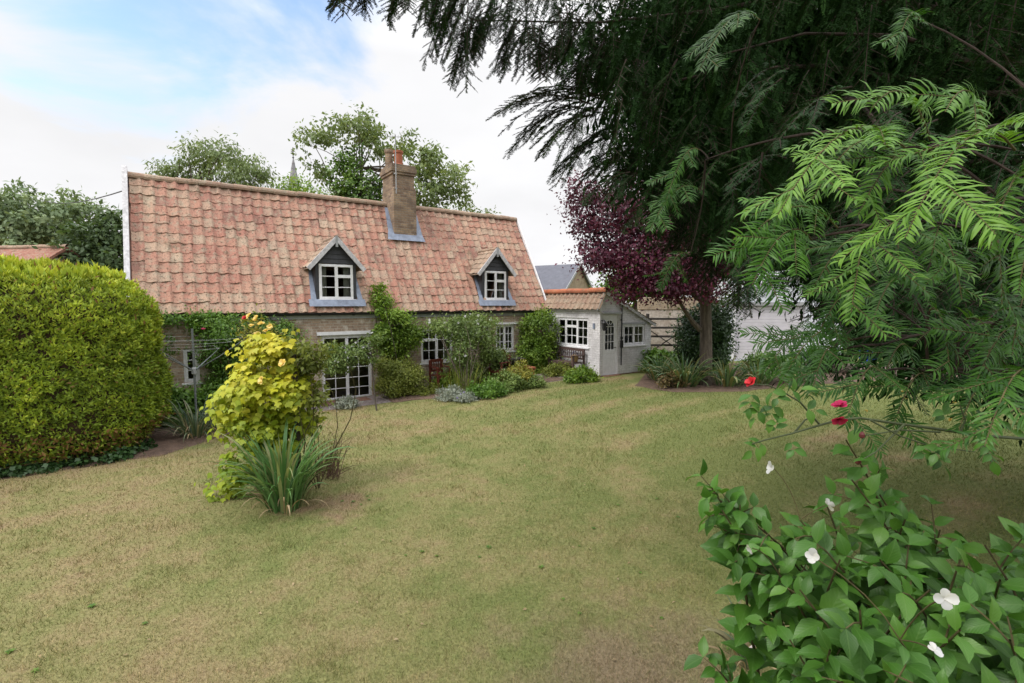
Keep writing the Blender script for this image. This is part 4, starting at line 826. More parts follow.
shrub('box_bush', 'rounded dark box bush left of the middle window at the wall foot', 'shrub', Wg(6.15, -.65), [LB(401, 376, -.65, (.50, .42, .46)), LB(392, 385, -.7, (.40, .4, .3)), LB(414, 382, -.7, (.34, .4, .4)), LB(388, 366, -.6, (.3, .3, .2))], 8500, 260, .09, .042, F['olive'], 8, .012, inner=.6, gap=-.6)
shrub('wisteria', 'bright green climber on a dark stem between the glazed door and the middle window', 'climber', Wg(6.35, -.2), [LB(395, 325, -.35, (.52, .32, .40)), LB(385, 340, -.35, (.30, .28, .35)), LB(410, 335, -.35, (.36, .28, .40)), LB(382, 305, -.15, (.22, .15, .3)), LB(378, 292, -.05, (.1, .1, .3)), LB(397, 352, -.3, (.35, .25, .2))], 4600, 170, .11, .07, F['bright'], 10, .018, bark_='ivybark', asp=.45)
shrub('standard_rose', 'standard rose on one thin stem with a wide flat head before the glazed door', 'rose bush', gp(377, 411), [LB(350, 353, -1.0, (.62, .40, .20)), LB(335, 365, -1.1, (.36, .3, .22)), LB(368, 352, -1.0, (.36, .3, .26)), LB(372, 340, -1.0, (.25, .2, .15)), LB(330, 350, -1.1, (.2, .2, .12))], 1900, 120, .09, .055, F['rosegreen'], 0, .012, flowers=[('flower', F['wpetal'], 7, .035, 0)])
sr = bpy.data.objects['standard_rose']; bs = np.array(sr.location); b_ = MB(); tp = LB(372, 355, -1.0, 0)[0]; b_.tube(bez(bs-(0, 0, .05), tp, 0, .01, 6), [.022, .02, .019, .018, .017, .015], 7)
for px, py in ((340, 352), (352, 358), (330, 362), (366, 342), (380, 350)): b_.tube(bez(tp, LB(px, py, -1.0, 0)[0], .1, .05, 5), [.012, .01, .008, .006, .004], 5)
b_.build('stem', M['ivybark'], sr, world=True)
shrub('rambling_rose', 'large pale green rambling rose with small white flowers over the middle window', 'rose bush', gp(466, 393), [LB(458, 328, -1.0, (.50, .5, .30)), LB(478, 334, -1.0, (.55, .5, .36)), LB(462, 352, -1.2, (.42, .4, .45)), LB(490, 348, -1.0, (.42, .4, .45)), LB(438, 326, -.9, (.30, .3, .18)), LB(499, 365, -.9, (.4, .4, .4)), LB(480, 322, -.7, (.6, .4, .2)), LB(472, 375, -1.2, (.25, .3, .3))], 9000, 330, .13, .055, F['rosegreen'], 16, .016, bark_='bark', gap=-.25, flowers=[('flower', F['wpetal'], 34, .042, 0)])
shrub('wall_rose', 'leafy green climber up the wall at the right end, beside the white outbuilding', 'climber', Wg(11.3, -.35), [LB(540, 330, -.5, (.62, .42, .48)), LB(532, 350, -.5, (.45, .4, .5)), LB(546, 355, -.5, (.45, .4, .45)), LB(537, 318, -.4, (.5, .3, .25)), LB(536, 372, -.5, (.3, .3, .3))], 8000, 260, .12, .06, F['bright'], 9, .018, bark_='ivybark', flowers=[('flower', F['wpetal'], 5, .04, 0)])
# ---- low plants of the bed, each its own
low = [('silver_lavender', 'small silver grey plant at the foot of the standard rose', (346, 409), .26, .30, 'silver', .05, 900), ('silver_plant', 'silver leaved low plant at the left front of the bed', (449, 400), .34, .34, 'silver', .05, 1500), ('silver_plant', 'silver leaved low plant with violet flowers, second in the front row of the bed', (466, 402), .26, .26, 'silver', .045, 800),
       ('green_perennial', 'fresh green bushy plant behind the silver plants in the bed', (449, 387), .42, .52, 'bright', .06, 1700), ('green_perennial', 'bushy green plant in the middle front of the bed', (486, 397), .46, .42, 'green', .06, 1700), ('olive_perennial', 'loose olive green plant before the dark table', (478, 382), .46, .62, 'olive', .055, 1500), ('rosy_perennial', 'pale green plant at the right front of the bed', (506, 391), .46, .50, 'rosegreen', .055, 1700),
       ('yellow_shrub', 'yellow green shrub in front of the terracotta red planter', (520, 387), .42, .68, 'lime', .05, 1600), ('lavender_plant', 'grey green lavender mound at the right tip of the bed', (534, 388), .34, .34, 'rosegreen', .045, 1000), ('green_shrub', 'small bright green shrub at the corner of the white outbuilding', (582, 382), .42, .40, 'bright', .06, 1700), ('green_shrub', 'low leafy shrub left of the brown bench', (558, 376), .46, .40, 'olive', .06, 1500), ('dusty_plant', 'small brown green plant beside the dark box bush', (428, 395), .30, .35, 'olive', .05, 600)]
for nm, lb_, (px, py), r_, h_, f_, lf, n_ in low:
    c_ = gp(px, py); shrub(nm, lb_, 'garden plant', c_, [(c_+(0, 0, h_*.45), (r_, r_*.8, h_*.55)), (c_+(r_*.5, .1, h_*.35), (r_*.6, r_*.6, h_*.4)), (c_+(-r_*.5, 0, h_*.3), (r_*.6, r_*.6, h_*.35))], n_, 60, r_*.17, lf, F[f_], 6, .006, asp=.32 if f_ in ('silver', 'olive') else .5, down=-.3, group='low plants along the bed', flowers=[('flower', F['bpetal'], 12, .02, 0)] if 'violet' in lb_ else None)
# tall bed of stalks before the window
c_ = gp(462, 395); e = empty('tall_stalks', c_, 'upright thin stalks with narrow leaves in front of the rambling rose', 'garden plant')
straps('stalks', F['olive'], e, c_, .5, 80, .9, .016, (75, 90), (5, 40))
for nm, lb_, px, py, n_, L_, fk in (('strap_plant', 'clump of grey green strap leaves under the rotary drier', 196, 436, 120, .85, 'strapdull'), ('strap_plant', 'paler strap leaved clump between the drier and the golden hop', 217, 428, 60, .6, 'strapdull')):
    c_ = gp(px, py); e = empty(nm, c_, lb_, 'garden plant'); straps('leaves', F[fk], e, c_, .3, n_, L_, .03, (40, 88), (40, 140))
    straps('dead_leaves', F['straw'], e, c_, .3, 14, L_*.8, .024, (30, 80), (80, 160))
c_ = gp(222, 424); shrub('silver_shrub', 'silvery small leaved bush behind the strap leaves by the drier', 'garden plant', c_, [(c_+(0, .1, .3), (.42, .35, .34)), (c_+(.35, .2, .35), (.3, .3, .34))], 1800, 70, .08, .05, F['silver'], 6, .007, asp=.3)
# yellow rose rising behind the hop
yb_ = gp(262, 452); ye = empty('yellow_rose', yb_, 'tall yellow flowered rose rising behind the golden hop, with one pink bloom', 'rose bush')
tipY = [at(x, y, yb_[1]) for x, y in ((252, 322), (262, 330), (246, 330), (258, 338), (270, 336), (250, 345))]; stems('stem', yb_, tipY, .010, ye, M['twig'], bow=.03)
P = np.concatenate([t_+rng.normal(0, .09, (60, 3)) for t_ in tipY]+[yb_+(tipY[0]-yb_)*q_+rng.normal(0, .14, (40, 3)) for q_ in (.4, .55, .7, .85)]); leaves('foliage', F['lime'], ye, T_LEAF, P, rdir(len(P))+(0, -.2, -.2), rdir(len(P))+(0, -.5, .7), .07, .036)
for i_, (x, y) in enumerate(((249, 316), (256, 318), (252, 326), (261, 324), (257, 334), (266, 331), (262, 341), (270, 327), (283, 363), (262, 380))): blossom('flower', at(x, y, yb_[1]-.25 if i_ < 8 else hb[1]-.42), .055 if i_ < 8 else .06, F['ypetal'], ye, k=7, layers=2)
blossom('flower', at(245, 318, yb_[1]-.2), .05, F['rpetal'], ye, k=6, layers=2)

# ---- background trees
def tree(name, label, base, lobes, n, clumps, cs, lf, m, tr, barkm, top=None, limbs=10, asp=.55, gap=-.25, inner=.35, down=.35, group=None, tm=T_DIA, ph=0., kn=9, r1=.12):
    base = np.array(base, float); e = empty(name, base, label, 'tree', group)
    P, X, Nn, rnd, cc = mass(lobes, n, clumps, cs, inner, gap, ph, down)
    L_ = lf*(.6+.8*rng.random(n)); leaves('crown', m, e, tm, P, X, Nn, L_, L_*asp, rnd)
    top = np.mean([l_[0] for l_ in lobes], 0) if top is None else np.array(top, float); b_ = MB(); tp = bez(base-(0, 0, .2), top, .0, .03, kn); b_.tube(tp, np.linspace(tr, tr*r1*2, kn), 10)
    for q_ in cc[rng.permutation(len(cc))[:limbs]]:
        k = rng.integers(kn//2-1, kn-1); b_.tube(bez(tp[k], q_, .06, .08, 6), np.linspace(tr*(.55-.35*k/kn), tr*.05, 6), 6, cap=False)
    b_.build('trunk', barkm, e, world=True); return e, cc, tp
TG = 'trees beyond the cottage'
def lb(px, py, Y, r): return (at(px, py, Y), r)
tree('broad_tree', 'wide dull green tree far left beyond the red roof', (-40, 42, 0), [lb(45, 218, 42, (4.5, 4, 2.6)), lb(10, 226, 42, (4.5, 4, 2.8)), lb(80, 226, 42, (3, 3, 2.2)), lb(45, 245, 42, (6, 4, 2.5)), lb(-25, 240, 42, (5, 4, 4))], 16000, 420, .36, .40, F['hazy'], .5, M['bark'], group=TG, limbs=8, gap=-.5)
tree('bushy_tree', 'fuller green tree close to the white gable board of the cottage', at(104, 304, 24)*np.array([1, 1, 0]), [lb(104, 245, 24, (1.3, 1.3, 1.5)), lb(97, 262, 24, (1.5, 1.5, 1.5)), lb(112, 268, 24, (1.3, 1.3, 1.6)), lb(112, 235, 24, (.8, .8, .8)), lb(90, 275, 24, (1.2, 1.3, 1.2))], 7500, 180, .28, .24, F['fartree'], .2, M['bark'], group=TG)
tree('birch_tree', 'airy grey green tree with hanging twigs rising over the left half of the ridge', at(215, 304, 33)*np.array([1, 1, 0]), [lb(215, 165, 33, (2.1, 2, 1.9)), lb(180, 178, 33, (1.5, 1.5, 1.2)), lb(245, 180, 33, (1.6, 1.6, 1.5)), lb(215, 195, 33, (3.6, 2, 2.2)), lb(205, 150, 33, (1.1, 1, .8)), lb(258, 168, 33, (.6, .6, .9)), lb(168, 172, 33, (.7, .7, .8))], 7600, 210, .30, .27, F['airy'], .3, M['bark'], group=TG, gap=-.05, down=.9, limbs=26, asp=.4)
tree('lime_tree', 'low yellow green tree just below the church spire', at(300, 304, 38)*np.array([1, 1, 0]), [lb(298, 192, 38, (1.7, 1.5, 1.2)), lb(282, 200, 38, (1.4, 1.4, 1.0)), lb(316, 200, 38, (1.4, 1.4, 1.0))], 2400, 90, .32, .22, F['bright'], .25, M['bark'], group=TG, gap=-.15)
wt, wc, wtp = tree('walnut_tree', 'tall open crowned tree spreading its thin branches behind the chimney', at(352, 304, 29)*np.array([1, 1, 0]), [lb(325, 128, 29, (1.5, 1.3, .75)), lb(312, 145, 29, (.9, .9, .9)), lb(360, 128, 29, (1.6, 1.5, .8)), lb(395, 143, 29, (1.7, 1.5, .9)), lb(425, 160, 29, (1.3, 1.3, .8)), lb(445, 180, 29, (1.5, 1.4, .9)), lb(425, 195, 29, (1.9, 1.5, 1.1)), lb(318, 168, 29, (.6, .7, .7)), lb(455, 196, 29, (.8, .8, .6)), lb(345, 118, 29, (1.3, 1., .5))], 5600, 230, .24, .25, F['airy'], .19, M['bark'], top=at(362, 140, 29), group=TG, gap=.0, limbs=36, asp=.55)
P, X, Nn, rnd, cc = mass([lb(352, 160, 28.7, (.75, .75, 1.3)), lb(358, 185, 28.6, (1.3, 1, 1.2)), lb(375, 195, 28.6, (1.3, 1, .9)), lb(345, 178, 28.6, (.9, .9, 1.1)), lb(352, 205, 28.6, (1.3, 1.2, .9))], 4600, 150, .22, .6, -.5); L_ = .17*(.6+.7*rng.random(len(P))); leaves('ivy', F['ivy'], wt, T_DIA, P, X, Nn, L_, L_*.8, rnd)
tree('small_tree', 'small thin tree top peeping over the right end of the ridge', at(468, 304, 34)*np.array([1, 1, 0]), [lb(467, 205, 34, (.5, .5, .8)), lb(480, 212, 34, (.9, .7, .3)), lb(452, 210, 34, (.7, .7, .4))], 420, 24, .2, .2, F['airy'], .12, M['bark'], group=TG, gap=-.2)
tree('hedgerow_tree', 'leafy green tree between the outbuilding roof and the purple tree', (5.2, 27, .3), [lb(630, 275, 27, (1.5, 1.5, 1.1)), lb(655, 265, 27, (2, 1.6, 1.5)), lb(690, 270, 27, (2.3, 2, 1.6)), lb(640, 292, 27, (2.4, 1.5, .9)), lb(720, 250, 27, (2.4, 2, 2))], 11000, 260, .33, .26, F['green'], .2, M['bark'], group=TG, limbs=6, gap=-.45)
tree('dark_tree', 'dark spreading tree behind the garage, mostly hidden by the yew', (15, 30, .4), [lb(770, 230, 30, (3, 2.4, 3)), lb(840, 200, 30, (4, 3, 5)), lb(900, 250, 30, (4, 3, 5)), lb(820, 290, 30, (4, 2, 2.5)), lb(880, 310, 28, (4, 2, 2))], 22000, 420, .55, .42, F['fartree'], .4, M['bark'], group=TG, limbs=3, gap=-.6)
tree('garden_tree', 'dark bushy tree standing right of the garage behind the yew sprays', (19, 23, .4), [lb(940, 300, 23, (3.0, 2, 2.6)), lb(1000, 280, 23, (3.5, 2, 3.5)), lb(900, 335, 22, (2, 1.4, 1.2)), lb(1060, 300, 23, (3, 2, 3)), lb(980, 340, 22, (3, 1.4, 1.3))], 18000, 360, .42, .32, F['dark'], .3, M['bark'], group=TG, limbs=3, gap=-.6)

# ---- far buildings
def gable_house(name, label, loc, rz, L_, D_, e_, r_, wm, rm, win=(), chim=None):
    h = empty(name, loc, label, 'house', rz=rz); b_ = MB(); x0, x1, y0, y1 = -L_/2, L_/2, -D_/2, D_/2
    b_.add([(x0,y0,0),(x1,y0,0),(x1,y0,e_),(x0,y0,e_),(x0,y1,0),(x1,y1,0),(x1,y1,e_),(x0,y1,e_),(x0,0,r_-.1),(x1,0,r_-.1)], [(0,1,2,3),(5,4,7,6),(1,5,6,9,2),(4,0,3,8,7)]); b_.build('wall', wm, h)
    r_b = MB(); k = (r_-e_)/(D_/2)
    for sg in (-1, 1): r_b.add([(x0-.2, sg*(D_/2+.3), e_-.3*k), (x1+.2, sg*(D_/2+.3), e_-.3*k), (x1+.2, 0, r_), (x0-.2, 0, r_), (x0-.2, sg*(D_/2+.3), e_-.3*k-.12), (x1+.2, sg*(D_/2+.3), e_-.3*k-.12), (x1+.2, 0, r_-.12), (x0-.2, 0, r_-.12)], [(0,1,2,3),(7,6,5,4),(0,4,5,1),(1,5,6,2),(0,3,7,4)])
    rf = r_b.build('roof', rm, h)
    for (x, z, w2, h2) in win: window(h, (x, y0-.03, z), 0, w2, h2, [(.02, .5, .03, .97, 1, 2), (.5, .98, .03, .97, 1, 2)])
    return h, rf
M['buff'] = brick('buff brick', (.40, .31, .22), (.35, .27, .19), (.40, .35, .28), paint=((.42, .36, .28), 0, .3))
nh, nr = gable_house('neighbour_house', 'neighbouring house with a weathered red tiled roof behind the hedge', (-27.6, 24, 0), R(-9), 15, 6, 3.2, 5.25, M['brick'], M['redtile'], [(2, 1.2, 1.0, 1.1), (-3, 1.2, 1.0, 1.1)])
b_ = MB(); ridge_tiles(b_, (-7.7, 0, 5.25), (7.7, 0, 5.25), .12, 40); b_.build('ridge', M['oldtile'], nr)
fh, fr_ = gable_house('far_house', 'distant house with a dark slate roof and buff brick gable', (2.1, 47, 0), R(-33), 9.0, 6.4, 3.5, 6.15, M['buff'], M['slate'], [(-3, 1, 1.1, 1.3), (1, 1, 1.1, 1.3)])
b_ = MB(); gx_ = 1.2
b_.add([(gx_-1.3, -3.45, 3.3), (gx_+1.3, -3.45, 3.3), (gx_, -3.45, 5.0), (gx_, -.6, 5.0)], [(0, 1, 2)]); b_.build('dormer_gable', M['buff'], fh)
b_ = MB()
for sg in (-1, 1): b_.add([(gx_+sg*1.5, -3.6, 3.1), (gx_, -3.6, 5.15), (gx_, -1.0, 5.15), (gx_+sg*1.5, -3.3, 3.15)], [(0, 1, 2, 3)])
b_.build('dormer_roof', M['slate'], fh)
b_ = MB(); b_.beam((4.73, -3.5, 3.25), (4.73, 0, 6.13), .05, .2); b_.beam((4.73, 3.5, 3.25), (4.73, 0, 6.13), .05, .2); b_.build('bargeboard', M['fascia'], fh)
# church
sp = at(298, 304, 90)*np.array([1, 1, 0])-(0, 0, 1.4); chx = empty('church', sp, 'distant church tower with a slender grey shingled spire', 'church')
MB().box(-2, 2, -2, 2, 1.3, 19.5).box(-2.2, 2.2, -2.2, 2.2, 19.5, 20.2).build('tower', M['chimney'], chx)
b_ = MB(); nz = 10; zz = np.linspace(20.2, 29.3, nz+1)
for k in range(nz):
    r0, r1 = 1.75*(1-(zz[k]-20.2)/9.4), 1.75*(1-(zz[k+1]-20.2)/9.4)+.03; b_.lathe((0, 0, 0), [(r0+.06, zz[k]), (r1, zz[k+1]-.02)], 8)
shg = tilemat('grey shingles', [(.23, .24, .28), (.30, .31, .35), (.38, .39, .43)], lichen=(.36, .37, .39)); b_.build('spire', shg, chx)
b_ = MB(); b_.tube([(0, 0, 29), (0, 0, 31.2)], .07, 6); b_.box(-.35, .35, -.04, .04, 30.5, 30.62); b_.lathe((0, 0, 29.3), [(.05, 0), (.2, .15), (.05, .3)], 8); b_.build('finial', M['blackmetal'], chx)
# overhead cable
a_, c_ = W(-.05, D, RZ-.35), at(40, 199, 34); b_ = MB(); b_.tube(bez(a_, c_, -.01, 0, 14), .016, 5); tag(b_.build('overhead_cable', M['blackmetal']), 'thin overhead cable running off from the white gable board', 'cable')

# ---- stone wall with timber gate, garage
m, t, p, o = mat('rough flint wall'); vo = nn(t, 'TexVoronoi', Scale=6.5); tcd = nn(t, 'TexCoord'); t.links.new(tcd.outputs['Object'], vo.inputs['Vector'])
c = mixc(t, .5, ramp(t, noise(t, 3, 5), [(.3, (.30, .24, .19)), (.7, (.50, .45, .40))]), ramp(t, noise(t, 9, 2), [(.35, (.25,)*3), (.65, (.75,)*3)]), 'SOFT_LIGHT'); vd = nn(t, 'TexVoronoi', Scale=6.5, feature='DISTANCE_TO_EDGE'); t.links.new(tcd.outputs['Object'], vd.inputs['Vector'])
c = mixc(t, mrange(t, vd.outputs['Distance'], 0, .06, .7, 0), c, (.50, .43, .36)); t.links.new(c, p.inputs['Base Color']); p.inputs['Roughness'].default_value = .9; bump(t, p, vd.outputs['Distance'], .6, .03); M['flint'] = m
wl = at(640, 304, 20.5)*np.array([1, 1, 0]); wl[2] = .4
sw = empty('flint_wall', wl, 'rough pale flint wall with a buff brick coping behind the gate', 'wall'); MB().box(0, 4.6, 0, .35, -.3, 2.05).build('wall', M['flint'], sw); MB().box(-.02, 4.62, -.03, .38, 2.05, 2.55).build('coping', M['buff'], sw, bevel=.02)
ga = empty('timber_gate', wl+(.15, -.55, .05), 'dark timber field gate with crossed braces in front of the flint wall', 'gate')
b_ = MB(); 
for z_ in (.25, .55, .9, 1.25, 1.6): b_.box(.06, 2.6, -.02, .02, z_, z_+.085)
b_.build('bars', M['blackwood'], ga, bevel=.005); b_ = MB(); b_.beam((.1, -.04, .3), (1.45, -.04, 1.2), .03, .08, (0, 1, 0)); b_.beam((.1, -.045, 1.2), (1.45, -.045, .3), .03, .08, (0, 1, 0)); b_.build('cross_brace', M['blackwood'], ga)
for x in (-.03, 2.6): MB().box(x, x+.11, -.06, .06, -.1, 1.85).build('gate_post', M['blackwood'], ga, bevel=.01)
gl_ = at(733, 304, 20)*np.array([1, 1, 0]); gl_[2] = .4
gr_ = empty('garage', gl_, 'white garage with a grey ribbed door and a low pale gable, behind the purple tree', 'garage', rz=R(3))
GW = 4.6; b_ = MB(); wall_open(b_, -.35, GW, 0, 2.52, [(.12, 3.0, .02, 2.20)], .12); b_.add([(-.35, 0, 2.52), (GW, 0, 2.52), (GW/2-.1, 0, 3.55)], [(0, 1, 2)]); b_.box(-.35, GW, 5.9, 6, 0, 2.5); b_.box(-.35, -.25, .001, 5.9, 0, 2.5); b_.box(GW-.1, GW, .001, 5.9, 0, 2.5)
M['render'] = plain('pale painted render', (.70, .73, .80), .7, .15, 3); b_.build('wall', M['render'], gr_)
b_ = MB()
for k in range(16): z_ = .03+k*.135; b_.add([(.12, .10, z_), (3.0, .10, z_), (3.0, .082, z_+.015), (.12, .082, z_+.015), (3.0, .078, z_+.125), (.12, .078, z_+.125), (3.0, .10, z_+.135), (.12, .10, z_+.135)], [(0, 1, 2, 3), (3, 2, 4, 5), (5, 4, 6, 7)])
b_.build('ribbed_door', plain('grey door panel', (.66, .64, .69), .5, .12, 3), gr_); MB().box(-.05, 3.2, -.05, -.002, 2.22, 2.36).build('lintel', M['fascia'], gr_, bevel=.005)
MB().box(.0, .115, -.03, .03, 0, 2.2).build('door_frame', M['white'], gr_)
b_ = MB()
for x0, x1, z0, z1 in ((-.5, GW/2-.1, 2.46, 3.64), (GW/2-.1, GW+.15, 3.64, 2.46)): b_.add([(x0, -.2, z0), (x1, -.2, z1), (x1, 6.1, z1), (x0, 6.1, z0), (x0, -.2, z0-.1), (x1, -.2, z1-.1), (x1, 6.1, z1-.1), (x0, 6.1, z0-.1)], [(0, 1, 2, 3), (7, 6, 5, 4), (0, 4, 5, 1), (0, 3, 7, 4), (1, 5, 6, 2)])
b_.build('roof', M['fascia'], gr_)
# ---- purple plum with dark ivy bush behind and lilies below
tb_ = gp(705, 386)
cr = [lb(600, 215, 13.6, (.75, .9, .85)), lb(640, 210, 14, (1.2, 1.2, 1.1)), lb(640, 255, 13.6, (1.1, 1, .75)), lb(690, 220, 14.2, (1.6, 1.5, 1.5)), lb(728, 225, 14.2, (1.2, 1.4, 1.2)), lb(600, 255, 13.4, (.6, .7, .5)), lb(680, 275, 13.4, (1.0, 1., .55)), lb(625, 285, 13.4, (.6, .6, .45)), lb(720, 180, 14.5, (1.5, 1.5, 1.2)), lb(585, 195, 13.6, (.5, .6, .5)), lb(706, 262, 14, (.9, .9, .55)), lb(745, 250, 13.6, (.7, .6, .7)), lb(665, 288, 13.3, (.7, .5, .35)), lb(700, 285, 13.2, (.6, .4, .3))]
pt, pc, ptp = tree('plum_tree', 'purple leaved plum tree with a leaning brown trunk at the end of the lawn', tb_, cr, 50000, 720, .18, .085, F['plum'], .185, M['bark'], top=at(705, 296, 14.3), limbs=0, asp=.62, gap=-.5, tm=T_LEAF, kn=7, r1=.4)
b_ = MB(); fork = at(705, 305, 14.25)
for px, py, r_ in ((690, 240, .10), (735, 262, .09), (648, 275, .075), (668, 250, .08), (725, 215, .09), (610, 235, .05), (640, 225, .06), (755, 235, .06), (625, 262, .05), (700, 200, .07)): b_.tube(bez(fork+rng.normal(0, .04, 3), at(px, py, 14), .08, .08, 8), np.linspace(r_, r_*.25, 8), 8, cap=False)
b_.tube(bez(at(700, 330, 14.15), at(672, 285, 13.9), -.05, .02, 6), np.linspace(.08, .03, 6), 7)
for q_ in pc[rng.permutation(len(pc))[:90]]: b_.tube(bez(at(640+90*rng.random(), 245, 14), q_, .05, .1, 5), [.03, .022, .015, .01, .006], 5, cap=False)
b_.build('limb', M['bark'], pt, world=True)
P, X, Nn, rnd, cc = mass([lb(728, 295, 13.9, (.45, .5, .3)), lb(712, 288, 13.8, (.3, .3, .25)), lb(675, 300, 13.7, (.35, .3, .3)), lb(735, 270, 13.7, (.4, .4, .4))], 900, 60, .12, .3); leaves('green_shoots', F['sprout'], pt, T_LEAF, P, X, Nn, .09, .045, rnd)
shrub('dark_bush', 'dark evergreen bush behind the leaning trunk of the purple tree', 'shrub', (5.55, 15.6, .4), [lb(694, 335, 15.6, (.42, .7, .75)), lb(712, 325, 15.6, (.55, .7, .75)), lb(707, 350, 15.6, (.6, .7, .5))], 8000, 240, .13, .075, F['dark'], 8, .03, bark_='ivybark', inner=.55, gap=-.5)
for nm, lb_, px, py, n_, L_, fk in (('lily_clump', 'broad strap leaved lily clump nearest the white outbuilding', 660, 380, 120, .95, 'agap'), ('lily_clump', 'tall strap leaved lily clump left of the plum trunk', 684, 386, 170, 1.15, 'agap'), ('lily_clump', 'strap leaved lily clump right of the plum trunk', 727, 386, 100, .95, 'agap'), ('lily_clump', 'strap leaved lily clump in front of the garage door', 758, 384, 110, .95, 'agap'), ('lily_clump', 'lily clump at the far right of the border, partly under the yew', 792, 382, 100, .9, 'agap')):
    c_ = gp(px, py); e = empty(nm, c_, lb_, 'garden plant', 'lily clumps along the back border'); straps('leaves', F[fk], e, c_, .36, n_, L_, .05, (42, 86), (50, 140))
c_ = gp(655, 372); shrub('hydrangea', 'bushy pale green shrub at the far corner of the outbuilding', 'shrub', c_, [(c_+(0, .2, .36), (.42, .4, .32)), (c_+(.35, .3, .3), (.42, .4, .32))], 2600, 90, .12, .11, F['green'], 7, .01, asp=.6)
for px, py, r_, h_, lbl in ((700, 372, .75, .75, 'leafy green underplanting behind the lilies at the plum trunk'), (770, 372, .9, .5, 'leafy green bush in front of the garage'), (818, 372, .9, .7, 'dark green bush right of the garage door, half behind yew sprays')):
    c_ = gp(px, py); shrub('border_bush', lbl, 'shrub', c_, [(c_+(0, .2, h_*.5), (r_, .6, h_*.55)), (c_+(r_*.6, .2, h_*.4), (r_*.6, .5, h_*.45))], 3600, 120, .12, .075, F['green' if px < 800 else 'dark'], 6, .01)
c_ = gp(672, 388); shrub('rusty_plant', 'small plant with rusty leaves at the front of the lilies', 'garden plant', c_, [(c_+(0, 0, .2), (.35, .25, .22))], 400, 30, .07, .06, foliage('rusty leaves', [(.10, .11, .03), (.17, .12, .05), (.22, .13, .06)]), 4, .005)
# stone and blue tub near the border's end
m_ = plain('brown grey stone', (.20, .155, .135), .9, .35, 5)
def stone(px, py, r, lbl):
    c_ = gp(px, py); b_ = MB(); iu, iv = np.meshgrid(np.linspace(0, 2*math.pi, 17), np.linspace(-math.pi/2, math.pi/2, 9), indexing='ij'); dd = np.stack([np.cos(iu)*np.cos(iv), np.sin(iu)*np.cos(iv), np.sin(iv)], -1).reshape(-1, 3)
    v = dd*np.array(r)*(1+.13*wob(dd, 2.7, px*.1))[:, None]+np.array([0, 0, r[2]*.6]); i_, j_ = np.meshgrid(np.arange(16), np.arange(8), indexing='ij'); q_ = (i_*9+j_).ravel()
    o_ = link('boulder', rawmesh('boulder', v, np.stack([q_, q_+9, q_+10, q_+1], 1)), m_, None, loc=c_, smooth=True); tag(o_, lbl, 'rock', 'boulders on the border edge')
stone(842, 373, (.42, .3, .3), 'rounded brown boulder on the border edge, left of the blue tub'); stone(866, 376, (.36, .28, .26), 'grey brown boulder in front of the blue tub'); stone(890, 376, (.3, .25, .22), 'smaller brown boulder right of the blue tub')
c_ = gp(872, 371)+(0, .2, 0); tu = empty('blue_tub', c_, 'bright blue tub standing behind the boulders, seen through the yew', 'tub'); blu = plain('blue plastic', (.03, .07, .42), .4, .12, 4)
MB().lathe((0, 0, 0), [(0, .005), (.22, .005), (.30, .62), (.33, .62), (.33, .66), (.28, .66), (.2, .05), (0, .05)], 24).build('body', blu, tu, smooth=False)
for sg in (-1, 1): MB().tube([(sg*.30, -.08, .6), (sg*.39, -.06, .62), (sg*.39, .06, .62), (sg*.30, .08, .6)], .014, 6).build('handle', blu, tu)

